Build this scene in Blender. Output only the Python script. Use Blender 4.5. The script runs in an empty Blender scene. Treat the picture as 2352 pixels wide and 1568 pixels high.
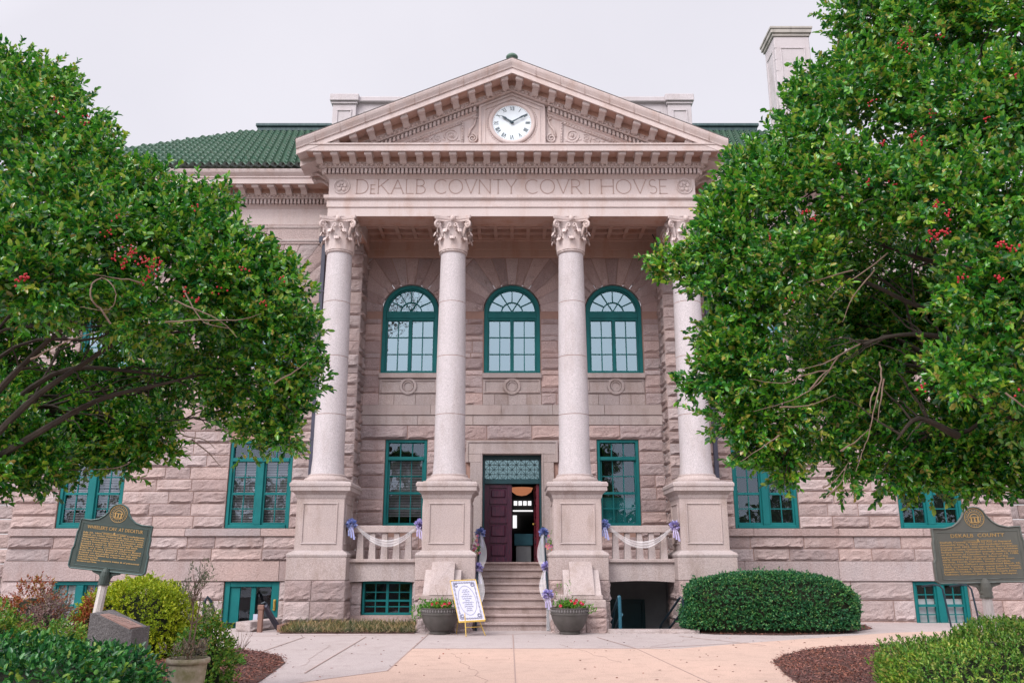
import bpy, math, random
import numpy as np
from mathutils import Vector, Matrix, noise as mnoise

R = math.radians
sc = bpy.context.scene
col = sc.collection
random.seed(7)

# ------------------------------------------------------------------ camera
CAM_H, PITCH, FPX = 1.45, R(14.65), 1935.0      # focal length in pixels of a 2352 px wide picture
cam_d = bpy.data.cameras.new("camera")
cam = bpy.data.objects.new("camera", cam_d)
col.objects.link(cam)
cam.location = (0, 0, CAM_H)
cam.rotation_euler = (R(90) + PITCH, 0, 0)
cam_d.sensor_width = 36
cam_d.lens = 36 * FPX / 2352
cam_d.clip_end = 2000
sc.camera = cam

# ------------------------------------------------------------------ light
SUN_EL, SUN_AZ = R(44), R(-146)                  # azimuth measured from +Y towards +X
sd = Vector((math.sin(SUN_AZ) * math.cos(SUN_EL), math.cos(SUN_AZ) * math.cos(SUN_EL), math.sin(SUN_EL)))
w = bpy.data.worlds.new("World")
sc.world = w
w.use_nodes = True
nt = w.node_tree
bg = nt.nodes["Background"]
sky = nt.nodes.new("ShaderNodeTexSky")
sky.sky_type = 'NISHITA'
sky.sun_disc = False
sky.sun_elevation = SUN_EL
sky.sun_rotation = SUN_AZ
tc = nt.nodes.new("ShaderNodeTexCoord")
nz = nt.nodes.new("ShaderNodeTexNoise")
nz.inputs["Scale"].default_value = 2.2
nz.inputs["Detail"].default_value = 5
nt.links.new(tc.outputs["Generated"], nz.inputs["Vector"])
cr = nt.nodes.new("ShaderNodeValToRGB")          # overcast layer: thicker and thinner cloud
cr.color_ramp.elements[0].position = .3
cr.color_ramp.elements[1].position = .7
cr.color_ramp.elements[0].color = (.925, .895, .965, 1)
cr.color_ramp.elements[1].color = (1.02, .985, 1.05, 1)
nt.links.new(nz.outputs["Fac"], cr.inputs["Fac"])
dt = nt.nodes.new("ShaderNodeVectorMath")
dt.operation = 'DOT_PRODUCT'
dt.inputs[1].default_value = sd
nt.links.new(tc.outputs["Generated"], dt.inputs[0])
mr = nt.nodes.new("ShaderNodeMapRange")          # cloud is brighter round the veiled sun
mr.inputs["From Min"].default_value = .12
mr.inputs["From Max"].default_value = 1
mr.inputs["To Min"].default_value = 4.8
mr.inputs["To Max"].default_value = 14.0
nt.links.new(dt.outputs["Value"], mr.inputs["Value"])
mul = nt.nodes.new("ShaderNodeVectorMath")
mul.operation = 'SCALE'
nt.links.new(cr.outputs["Color"], mul.inputs[0])
nt.links.new(mr.outputs["Result"], mul.inputs["Scale"])
mx = nt.nodes.new("ShaderNodeMix")
mx.data_type = 'RGBA'
mx.inputs["Factor"].default_value = .9
nt.links.new(sky.outputs["Color"], mx.inputs[6])
nt.links.new(mul.outputs["Vector"], mx.inputs[7])
nt.links.new(mx.outputs[2], bg.inputs["Color"])
bg.inputs["Strength"].default_value = .1

sun_d = bpy.data.lights.new("sun", 'SUN')
sun_d.energy = 1.5
sun_d.angle = R(30)
sun_d.color = (1, .96, .90)
sun = bpy.data.objects.new("sun", sun_d)
col.objects.link(sun)
sun.rotation_euler = sd.to_track_quat('Z', 'Y').to_euler()

sc.view_settings.view_transform = 'Standard'
sc.view_settings.look = 'None'
sc.view_settings.exposure = 0.93
sc.cycles.max_bounces = 8
sc.cycles.transparent_max_bounces = 12

# ------------------------------------------------------------------ helpers
CY, SY = math.cos(PITCH), math.sin(PITCH)
def ray(px, py):
    u, v = (px - 1176) / FPX, (784 - py) / FPX
    return Vector((u, CY - v * SY, SY + v * CY))
def at(px, py, Y):
    d = ray(px, py)
    return Vector((0, 0, CAM_H)) + d * (Y / d.y)
def zz(py, Y): return at(1176, py, Y).z
def G(px, py, z=0.0):
    d = ray(px, py)
    return Vector((0, 0, CAM_H)) + d * ((z - CAM_H) / d.z)
def mpp(px, py, Y):                               # metres per picture pixel at that point
    p = at(px, py, Y)
    return (p.y * CY + (p.z - CAM_H) * SY) / FPX

def link(o, parent=None):
    col.objects.link(o)
    if parent is not None: o.parent = parent
    return o
def empty(name, loc=(0, 0, 0), rz=0):
    o = bpy.data.objects.new(name, None)
    o.location = loc
    o.rotation_euler = (0, 0, rz)
    return link(o)
def tag(o, label=None, cat=None, group=None, kind=None):
    if label: o["label"] = label
    if cat: o["category"] = cat
    if group: o["group"] = group
    if kind: o["kind"] = kind
    return o
def copy_tree(o, parent=None):
    c = o.copy()
    col.objects.link(c)
    c.parent = parent
    for ch in list(o.children): copy_tree(ch, c)
    return c

class MB:
    def __init__(s): s.v, s.f = [], []
    def add(s, vs, fs):
        b = len(s.v)
        s.v += [tuple(p) for p in vs]
        s.f += [tuple(i + b for i in f) for f in fs]
        return s
    def quad(s, a, b, c, d): return s.add([a, b, c, d], [(0, 1, 2, 3)])
    def box(s, x0, x1, y0, y1, z0, z1, bev=0):
        if bev <= 0:
            vs = [(x, y, z) for z in (z0, z1) for y in (y0, y1) for x in (x0, x1)]
            return s.add(vs, [(0, 2, 3, 1), (4, 5, 7, 6), (0, 1, 5, 4), (1, 3, 7, 5), (3, 2, 6, 7), (2, 0, 4, 6)])
        b = bev
        vs, idx = [], {}
        for i, (x, sx) in enumerate(((x0, 1), (x1, -1))):
            for j, (y, sy) in enumerate(((y0, 1), (y1, -1))):
                for k, (z, sz) in enumerate(((z0, 1), (z1, -1))):
                    idx[i, j, k] = len(vs)
                    vs += [(x, y + sy * b, z + sz * b), (x + sx * b, y, z + sz * b), (x + sx * b, y + sy * b, z)]
        I = lambda i, j, k, a: idx[i, j, k] + a
        fs = []
        for i in (0, 1):
            q = [I(i, 0, 0, 0), I(i, 1, 0, 0), I(i, 1, 1, 0), I(i, 0, 1, 0)]; fs.append(q[::-1] if i == 0 else q)
            q = [I(0, i, 0, 1), I(1, i, 0, 1), I(1, i, 1, 1), I(0, i, 1, 1)]; fs.append(q if i == 0 else q[::-1])
            q = [I(0, 0, i, 2), I(1, 0, i, 2), I(1, 1, i, 2), I(0, 1, i, 2)]; fs.append(q[::-1] if i == 0 else q)
        for j in (0, 1):
            for k in (0, 1):
                fs.append([I(0, j, k, 1), I(1, j, k, 1), I(1, j, k, 2), I(0, j, k, 2)])
                fs.append([I(j, 0, k, 0), I(j, 1, k, 0), I(j, 1, k, 2), I(j, 0, k, 2)])
                fs.append([I(j, k, 0, 0), I(j, k, 1, 0), I(j, k, 1, 1), I(j, k, 0, 1)])
        for i in (0, 1):
            for j in (0, 1):
                for k in (0, 1): fs.append([I(i, j, k, 0), I(i, j, k, 1), I(i, j, k, 2)])
        return s.add(vs, fs)
    def prism(s, poly, d):                         # poly: 3-D points, extruded by the vector d
        n = len(poly)
        d = Vector(d)
        vs = [Vector(p) for p in poly] + [Vector(p) + d for p in poly]
        return s.add(vs, [tuple(range(n - 1, -1, -1)), tuple(range(n, 2 * n))] + [(i, (i + 1) % n, (i + 1) % n + n, i + n) for i in range(n)])
    def bar(s, a, b, wd, th, up=(0, -1, 0)):       # a flat bar between two points
        a, b, up = Vector(a), Vector(b), Vector(up)
        d = (b - a).normalized()
        sx = d.cross(up).normalized() * wd / 2
        uy = sx.cross(d).normalized() * th / 2
        vs = [p + i * sx + j * uy for p in (a, b) for i, j in ((-1, -1), (1, -1), (1, 1), (-1, 1))]
        return s.add(vs, [(3, 2, 1, 0), (4, 5, 6, 7), (0, 1, 5, 4), (1, 2, 6, 5), (2, 3, 7, 6), (3, 0, 4, 7)])
    def tube(s, pts, rad, n=8, cap=True):
        pts = [Vector(p) for p in pts]
        if not hasattr(rad, '__len__'): rad = [rad] * len(pts)
        t0 = (pts[1] - pts[0]).normalized()
        ref = Vector((0, 0, 1)) if abs(t0.z) < .9 else Vector((1, 0, 0))
        u = t0.cross(ref).normalized()
        vs = []
        for i, p in enumerate(pts):
            t = (pts[min(i + 1, len(pts) - 1)] - pts[max(i - 1, 0)]).normalized()
            u = (u - t * u.dot(t)).normalized()
            v = t.cross(u)
            for k in range(n):
                a = 2 * math.pi * k / n
                vs.append(p + (u * math.cos(a) + v * math.sin(a)) * rad[i])
        m = len(pts)
        fs = [(i * n + k, i * n + (k + 1) % n, (i + 1) * n + (k + 1) % n, (i + 1) * n + k) for i in range(m - 1) for k in range(n)]
        if cap: fs += [tuple(range(n - 1, -1, -1)), tuple((m - 1) * n + k for k in range(n))]
        return s.add(vs, fs)
    def loft(s, rings, cap=True):
        n, m = len(rings[0]), len(rings)
        vs = [p for r in rings for p in r]
        fs = [(i * n + k, i * n + (k + 1) % n, (i + 1) * n + (k + 1) % n, (i + 1) * n + k) for i in range(m - 1) for k in range(n)]
        if cap: fs += [tuple(range(n - 1, -1, -1)), tuple((m - 1) * n + k for k in range(n))]
        return s.add(vs, fs)
    def lathe(s, prof, c=(0, 0, 0), n=32, axis='z'):
        rings = []
        for r, h in prof:
            ring = []
            for k in range(n):
                a = 2 * math.pi * k / n
                if axis == 'z': ring.append((c[0] + r * math.cos(a), c[1] + r * math.sin(a), c[2] + h))
                else: ring.append((c[0] + r * math.cos(a), c[1] - h, c[2] + r * math.sin(a)))
            rings.append(ring)
        return s.loft(rings)
    def ball(s, c, r, n=8, sq=(1, 1, 1)):
        prof = [(max(r * math.sin(math.pi * i / (n // 2 + 1)), 1e-4), -r * math.cos(math.pi * i / (n // 2 + 1))) for i in range(n // 2 + 2)]
        b = len(s.v)
        s.lathe(prof, (0, 0, 0), n)
        for i in range(b, len(s.v)):
            v = s.v[i]
            s.v[i] = (c[0] + v[0] * sq[0], c[1] + v[1] * sq[1], c[2] + v[2] * sq[2])
        return s
    def build(s, name, mat, parent=None, smooth=False, ang=None):
        me = bpy.data.meshes.new(name)
        me.from_pydata([tuple(p) for p in s.v], [], s.f)
        me.validate()
        if smooth: me.polygons.foreach_set("use_smooth", [True] * len(me.polygons))
        if ang:
            me.polygons.foreach_set("use_smooth", [True] * len(me.polygons))
            try: me.set_sharp_from_angle(angle=R(ang))
            except Exception: pass
        me.materials.append(mat)
        o = bpy.data.objects.new(name, me)
        return link(o, parent)

# ------------------------------------------------------------------ materials
def lin(c):
    return tuple(((x / 255) / 12.92 if x <= 10 else ((x / 255 + .055) / 1.055) ** 2.4) for x in c)
def new_mat(name):
    m = bpy.data.materials.new(name)
    m.use_nodes = True
    return m, m.node_tree, m.node_tree.nodes["Principled BSDF"]
def mixrgb(t, a, b, fac, mode='MIX'):
    n = t.nodes.new("ShaderNodeMix")
    n.data_type = 'RGBA'
    n.blend_type = mode
    for k, x in ((6, a), (7, b)):
        if hasattr(x, 'is_output') or hasattr(x, 'node'): t.links.new(x, n.inputs[k])
        else: n.inputs[k].default_value = (*x[:3], 1)
    if hasattr(fac, 'node'): t.links.new(fac, n.inputs[0])
    else: n.inputs[0].default_value = fac
    return n.outputs[2]
def noise_fac(t, scale, detail=4, lo=.35, hi=.65, rough=.55, stretch=None):
    c = t.nodes.new("ShaderNodeTexCoord")
    n = t.nodes.new("ShaderNodeTexNoise")
    n.inputs["Scale"].default_value = scale
    n.inputs["Detail"].default_value = detail
    n.inputs["Roughness"].default_value = rough
    if stretch:
        mp = t.nodes.new("ShaderNodeMapping")
        mp.inputs["Scale"].default_value = stretch
        t.links.new(c.outputs["Object"], mp.inputs["Vector"])
        t.links.new(mp.outputs["Vector"], n.inputs["Vector"])
    else: t.links.new(c.outputs["Object"], n.inputs["Vector"])
    r = t.nodes.new("ShaderNodeMapRange")
    r.inputs["From Min"].default_value = lo
    r.inputs["From Max"].default_value = hi
    t.links.new(n.outputs["Fac"], r.inputs["Value"])
    return r.outputs["Result"], n.outputs["Fac"]
def stone_mat(name, a, b, dirt, speck=1.0, island=.5, bump=.25, dirt_amt=.5, rough=.85, blotch=.9):
    m, t, p = new_mat(name)
    f1, _ = noise_fac(t, blotch, 5, .3, .7)
    c = mixrgb(t, a, b, f1)
    if island > 0:                                 # each block has its own shade of granite
        g = t.nodes.new("ShaderNodeNewGeometry")
        ri = t.nodes.new("ShaderNodeValToRGB")
        ri.color_ramp.elements[0].color = (.76, .72, .73, 1)
        ri.color_ramp.elements[1].color = (1.14, 1.14, 1.16, 1)
        for ps, cl in ((.3, (.98, .88, .85)), (.55, (.94, .94, .96)), (.8, (1.14, 1.02, .97))):
            ri.color_ramp.elements.new(ps).color = (*cl, 1)
        t.links.new(g.outputs["Random Per Island"], ri.inputs["Fac"])
        c = mixrgb(t, c, ri.outputs["Color"], island, 'MULTIPLY')
    f2, _ = noise_fac(t, 2.3, 6, .52, .78, .65, (1, 1, .45))
    fm = t.nodes.new("ShaderNodeMath")
    fm.operation = 'MULTIPLY'
    fm.inputs[1].default_value = dirt_amt
    t.links.new(f2, fm.inputs[0])
    c = mixrgb(t, c, dirt, fm.outputs[0])
    f4, _ = noise_fac(t, 1.0, 5, .50, .74, .6, (3.5, 3.5, .22))   # run-off streaks
    fm2 = t.nodes.new("ShaderNodeMath")
    fm2.operation = 'MULTIPLY'
    fm2.inputs[1].default_value = dirt_amt * .55
    t.links.new(f4, fm2.inputs[0])
    c = mixrgb(t, c, dirt, fm2.outputs[0])
    f3, n3 = noise_fac(t, 75, 2, .36, .64, .6)      # crystals
    sp = t.nodes.new("ShaderNodeValToRGB")
    k = .17 * speck
    sp.color_ramp.elements[0].color = (1 - k, 1 - k, 1 - k, 1)
    sp.color_ramp.elements[1].color = (1 + k * .8,) * 3 + (1,)
    t.links.new(f3, sp.inputs["Fac"])
    c = mixrgb(t, c, sp.outputs["Color"], 1.0, 'MULTIPLY')
    t.links.new(c, p.inputs["Base Color"])
    p.inputs["Roughness"].default_value = rough
    p.inputs["Specular IOR Level"].default_value = .25
    if bump:
        _, nb = noise_fac(t, 22, 6, 0, 1, .7)
        bn = t.nodes.new("ShaderNodeBump")
        bn.inputs["Strength"].default_value = bump
        bn.inputs["Distance"].default_value = .03
        t.links.new(nb, bn.inputs["Height"])
        t.links.new(bn.outputs["Normal"], p.inputs["Normal"])
    return m
def plain(name, a, b=None, scale=4, rough=.6, metal=0, bump=0, spec=.4, bscale=30, stretch=None):
    m, t, p = new_mat(name)
    if b is None: b = tuple(x * .8 for x in a)
    f, _ = noise_fac(t, scale, 5, .35, .68, .6, stretch)
    t.links.new(mixrgb(t, a, b, f), p.inputs["Base Color"])
    p.inputs["Roughness"].default_value = rough
    p.inputs["Metallic"].default_value = metal
    p.inputs["Specular IOR Level"].default_value = spec
    if bump:
        _, nb = noise_fac(t, bscale, 5, 0, 1, .65)
        bn = t.nodes.new("ShaderNodeBump")
        bn.inputs["Strength"].default_value = bump
        bn.inputs["Distance"].default_value = .02
        t.links.new(nb, bn.inputs["Height"])
        t.links.new(bn.outputs["Normal"], p.inputs["Normal"])
    return m
def leaf_mat(name, stops, rough=.38, trans=.25, spec=.5):
    m, t, p = new_mat(name)
    g = t.nodes.new("ShaderNodeNewGeometry")
    r = t.nodes.new("ShaderNodeValToRGB")
    e = r.color_ramp.elements
    e[0].position, e[0].color = stops[0][0], (*stops[0][1], 1)
    e[1].position, e[1].color = stops[-1][0], (*stops[-1][1], 1)
    for pos, c in stops[1:-1]:
        x = e.new(pos)
        x.color = (*c, 1)
    t.links.new(g.outputs["Random Per Island"], r.inputs["Fac"])
    fcl, _ = noise_fac(t, 1.7, 3, .35, .7)          # some boughs are younger and yellower
    tint = mixrgb(t, (.86, .92, 1.0), (1.25, 1.10, .80), fcl)
    lc = mixrgb(t, r.outputs["Color"], tint, 1.0, 'MULTIPLY')
    t.links.new(lc, p.inputs["Base Color"])
    p.inputs["Roughness"].default_value = rough
    p.inputs["Specular IOR Level"].default_value = spec
    if trans:
        tr = t.nodes.new("ShaderNodeBsdfTranslucent")
        t.links.new(lc, tr.inputs["Color"])
        ms = t.nodes.new("ShaderNodeMixShader")
        ms.inputs[0].default_value = trans
        out = t.nodes["Material Output"]
        t.links.new(p.outputs[0], ms.inputs[1])
        t.links.new(tr.outputs[0], ms.inputs[2])
        t.links.new(ms.outputs[0], out.inputs["Surface"])
    return m
def glass_mat(name, refl, tint, rcol=(.9, .95, 1.0), rough=.01, wave=.0):
    m, t, p = new_mat(name)
    tr = t.nodes.new("ShaderNodeBsdfTransparent")
    tr.inputs["Color"].default_value = (*tint, 1)
    gl = t.nodes.new("ShaderNodeBsdfGlossy")
    gl.inputs["Color"].default_value = (*rcol, 1)
    gl.inputs["Roughness"].default_value = rough
    if wave:                                       # old glass is never quite flat
        _, nb = noise_fac(t, 1.6, 2, 0, 1)
        bn = t.nodes.new("ShaderNodeBump")
        bn.inputs["Strength"].default_value = wave
        bn.inputs["Distance"].default_value = .05
        t.links.new(nb, bn.inputs["Height"])
        t.links.new(bn.outputs["Normal"], gl.inputs["Normal"])
    ms = t.nodes.new("ShaderNodeMixShader")
    ms.inputs[0].default_value = refl
    t.links.new(tr.outputs[0], ms.inputs[1])
    t.links.new(gl.outputs[0], ms.inputs[2])
    t.links.new(ms.outputs[0], t.nodes["Material Output"].inputs["Surface"])
    return m
def emit_mat(name, c, s):
    m, t, p = new_mat(name)
    p.inputs["Base Color"].default_value = (*c, 1)
    p.inputs["Emission Color"].default_value = (*c, 1)
    p.inputs["Emission Strength"].default_value = s
    return m
def tulle_mat(name, fac):
    m, t, p = new_mat(name)
    p.inputs["Base Color"].default_value = (.85, .84, .88, 1)
    p.inputs["Roughness"].default_value = .8
    tr = t.nodes.new("ShaderNodeBsdfTransparent")
    ms = t.nodes.new("ShaderNodeMixShader")
    ms.inputs[0].default_value = fac
    t.links.new(tr.outputs[0], ms.inputs[1])
    t.links.new(p.outputs[0], ms.inputs[2])
    t.links.new(ms.outputs[0], t.nodes["Material Output"].inputs["Surface"])
    return m

RUST = (.30, .18, .13)
M = {}
M['rough'] = stone_mat("rock_faced_granite", (.405, .328, .318), (.35, .302, .30), (.27, .175, .15), 1.3, 1.0, 1.0, .5)
M['recess'] = stone_mat("porch_granite", (.455, .36, .35), (.41, .345, .345), (.31, .20, .175), 1.5, 1.0, 1.0, .45)
M['smooth'] = stone_mat("dressed_granite", (.425, .36, .348), (.37, .32, .315), (.25, .185, .155), 1.5, .4, .16, .75)
M['column'] = stone_mat("pale_granite", (.51, .468, .485), (.465, .425, .44), (.33, .27, .255), 1.6, 0, .08, .5)
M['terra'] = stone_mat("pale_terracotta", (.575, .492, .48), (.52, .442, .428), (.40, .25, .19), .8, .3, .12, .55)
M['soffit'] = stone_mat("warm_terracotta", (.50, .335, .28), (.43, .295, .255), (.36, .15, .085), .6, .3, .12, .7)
M['mortar'] = plain("mortar", (.36, .22, .18), (.29, .185, .155), 3, .95)
M['groove'] = plain("dirt_and_shade_groove", (.33, .24, .215), (.38, .27, .24), 8, .95)
M['teal'] = plain("teal_paint", (.005, .140, .142), (.003, .108, .114), 2.2, .5, spec=.22)
M['teal_dark'] = plain("dark_teal_paint", (.006, .05, .062), (.004, .04, .05), 5, .4)
M['door'] = plain("dark_red_door_wood", (.026, .008, .024), (.080, .012, .032), 6, .42, spec=.35, stretch=(6, 6, .8))
M['door_red'] = plain("red_door_wood", (.17, .02, .035), (.12, .015, .03), 5, .35)
M['glass_up'] = glass_mat("sky_reflecting_glass", .40, (.45, .55, .58), (.46, .62, .69), .01, .16)
M['glass'] = glass_mat("window_glass", .09, (.82, .88, .90), (.7, .85, 1), .01, .1)
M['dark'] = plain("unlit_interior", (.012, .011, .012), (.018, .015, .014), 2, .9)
M['white_blind'] = plain("white_window_covering", (.62, .58, .57), (.56, .53, .52), 3, .8)
M['blind'] = plain("window_blind", (.34, .29, .31), (.28, .24, .26), 3, .7)
M['copper'] = plain("weathered_copper", (.022, .05, .06), (.06, .10, .105), 3, .6, bump=.1, stretch=(6, 6, .5))
M['iron'] = plain("dark_painted_iron", (.012, .028, .042), (.008, .018, .03), 6, .4)
M['bluepipe'] = plain('blue_painted_pipe', (.02, .11, .16), (.015, .08, .12), 5, .4)
M['pipe'] = plain("downspout_paint", (.05, .052, .085), (.04, .04, .065), 4, .5)
M['step'] = stone_mat("step_granite", (.43, .345, .33), (.37, .30, .285), (.20, .14, .12), 1.2, .5, .2, .8)
M['gold'] = plain("gold_paint", (.62, .42, .10), (.5, .33, .08), 9, .35, .6)
M['sign'] = plain("sign_paint_green_grey", (.048, .068, .062), (.062, .082, .074), 5, .5)
M['sign_pale'] = plain("sign_paint_faded", (.125, .127, .112), (.15, .15, .13), 5, .55)
M['sign_gold'] = plain("sign_gold_lettering", (.54, .345, .135), (.45, .285, .11), 9, .5)
M['post'] = plain("weathered_post", (.66, .60, .58), (.52, .46, .44), 7, .8, bump=.2, stretch=(5, 5, 1))
M['dial'] = plain("clock_dial_white", (.68, .75, .80), (.63, .70, .76), 3, .4)
M['numeral'] = plain("clock_black", (.012, .04, .055), (.01, .03, .045), 6, .4)
M['bowl'] = plain("brown_grey_planter", (.095, .085, .082), (.06, .056, .05), 4, .5, bump=.15)
M['urn'] = plain("mossy_concrete", (.36, .31, .25), (.15, .14, .06), 8, .9, bump=.4, bscale=14)
M['soil'] = plain("soil", (.07, .036, .03), (.10, .05, .042), 12, .95, bump=.5)
M['bark'] = plain("holly_bark", (.030, .023, .018), (.058, .045, .035), 9, .9, bump=.5, stretch=(1, 1, .4))
M['twig'] = plain("bare_twig", (.15, .10, .075), (.20, .14, .105), 9, .85)
M['paper'] = plain("poster_paper", (.52, .52, .64), (.47, .48, .60), 3, .5)
M['ink'] = plain("poster_ink", (.22, .22, .30), (.27, .27, .36), 8, .6)
M['marker'] = stone_mat("grey_marker_granite", (.20, .185, .185), (.15, .14, .145), (.10, .09, .085), 1.8, 0, .7, .5)
M['marker_plaque'] = plain("reddish_plaque", (.42, .26, .22), (.36, .22, .19), 8, .5, .2)
M['cushion'] = plain("teal_cloth", (.05, .16, .20), (.04, .13, .17), 4, .8)
M['wood'] = plain("brown_post_wood", (.22, .12, .095), (.17, .095, .075), 6, .8, stretch=(5, 5, 1))
M['lampglass'] = emit_mat("amber_lamp_glass", (.70, .26, .13), .32)
M['litwin'] = emit_mat("daylit_far_window", (.86, .84, .86), .65)
M['tulle'] = tulle_mat("white_tulle", .34)
M['concrete'] = stone_mat("pinkish_concrete", (.445, .382, .375), (.39, .335, .33), (.27, .21, .19), 1.2, 0, .05, .5, .9, .35)
M['walk'] = stone_mat("warm_walkway_concrete", (.57, .40, .33), (.50, .365, .305), (.33, .24, .20), 1.2, 0, .05, .5, .9, .3)
M['ground'] = plain("bare_ground", (.12, .09, .06), (.09, .085, .05), .6, .95, bump=.3)
M['hole'] = plain("areaway_stone", (.36, .36, .37), (.28, .28, .29), 3, .9, bump=.3)

M['holly'] = leaf_mat("holly_leaf", [(0, (.012, .085, .030)), (.22, (.026, .165, .026)), (.5, (.065, .285, .022)), (.8, (.15, .40, .035)), (.95, (.34, .48, .06)), (1, (.36, .27, .08))], .2, .32, .85)
M['newleaf'] = leaf_mat("pale_new_growth", [(0, (.30, .34, .07)), (1, (.46, .40, .13))], .5, .35, .3)
M['berry'] = plain("red_berry", (.42, .012, .02), (.30, .01, .02), 20, .3)
M['hedge_dark'] = leaf_mat("dark_hedge_leaf", [(0, (.009, .065, .026)), (.45, (.022, .14, .036)), (.88, (.065, .25, .045)), (1, (.24, .34, .05))], .33, .15, .5)
M['hedge_round'] = leaf_mat("clipped_hedge_leaf", [(0, (.010, .072, .036)), (.5, (.028, .15, .064)), (.88, (.075, .25, .075)), (1, (.27, .36, .14))], .4, .15, .4)
M['hedge_light'] = leaf_mat("light_hedge_leaf", [(0, (.045, .15, .02)), (.4, (.11, .29, .035)), (.8, (.27, .43, .07)), (.95, (.42, .46, .12)), (1, (.34, .24, .10))], .38, .2, .4)
M['lime'] = leaf_mat("lime_shrub_leaf", [(0, (.15, .25, .012)), (.5, (.30, .40, .02)), (1, (.48, .52, .04))], .5, .3, .3)
M['limelow'] = leaf_mat("green_shrub_leaf", [(0, (.04, .14, .018)), (.55, (.11, .27, .035)), (.9, (.26, .36, .05)), (1, (.38, .22, .07))], .5, .25, .3)
M['redleaf'] = leaf_mat("reddish_leaf", [(0, (.20, .035, .025)), (.5, (.32, .08, .04)), (.8, (.18, .14, .035)), (1, (.34, .22, .07))], .5, .2, .3)
M['mauve'] = leaf_mat("mauve_dry_leaf", [(0, (.16, .10, .11)), (.6, (.25, .16, .17)), (1, (.20, .19, .10))], .6, .2, .3)
M['olive'] = leaf_mat("olive_leaf", [(0, (.12, .14, .09)), (1, (.24, .26, .16))], .5, .15, .3)
M['grey_leaf'] = leaf_mat("silvery_dry_leaf", [(0, (.14, .12, .10)), (.5, (.22, .21, .17)), (1, (.24, .15, .11))], .6, .15, .3)
M['strap'] = leaf_mat("strap_grass_leaf", [(0, (.06, .10, .05)), (.45, (.14, .17, .08)), (.7, (.36, .28, .17)), (1, (.48, .36, .24))], .6, .2, .3)
M['chips'] = leaf_mat("bark_chip", [(0, (.075, .03, .027)), (.6, (.19, .075, .065)), (1, (.34, .17, .145))], .9, 0, .2)
M['core'] = plain("painted_inner_shade", (.012, .02, .008), (.02, .02, .01), 8, .95)  # near-black colour stands in for the shade inside a hedge
M['petunia'] = leaf_mat("planter_leaf", [(0, (.05, .20, .02)), (1, (.16, .36, .05))], .5, .25, .3)
M['red_fl'] = leaf_mat("red_petals", [(0, (.45, .01, .03)), (.6, (.6, .03, .08)), (1, (.62, .12, .32))], .5, .2, .3)
M['mix_fl'] = leaf_mat("mixed_petals", [(0, (.62, .20, .12)), (.3, (.5, .2, .5)), (.6, (.75, .40, .10)), (.8, (.08, .12, .5)), (1, (.6, .1, .25))], .5, .2, .3)
M['bow_blue'] = leaf_mat("blue_ribbon", [(0, (.10, .17, .52)), (.5, (.22, .29, .66)), (1, (.42, .44, .80))], .35, .15, .5)
M['bow_lav'] = leaf_mat("lavender_ribbon", [(0, (.24, .22, .58)), (.5, (.40, .37, .76)), (1, (.58, .55, .88))], .35, .15, .5)

def tile_mat():
    m, t, p = new_mat("green_glazed_tile")
    f, _ = noise_fac(t, 1.1, 5, .3, .7)
    c = mixrgb(t, (.06, .155, .105), (.12, .205, .155), f)
    f2, _ = noise_fac(t, 14, 3, .4, .7)
    c = mixrgb(t, c, (.13, .18, .14), f2)
    t.links.new(c, p.inputs["Base Color"])
    p.inputs["Roughness"].default_value = .45
    return m
M['tile'] = tile_mat()

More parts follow.
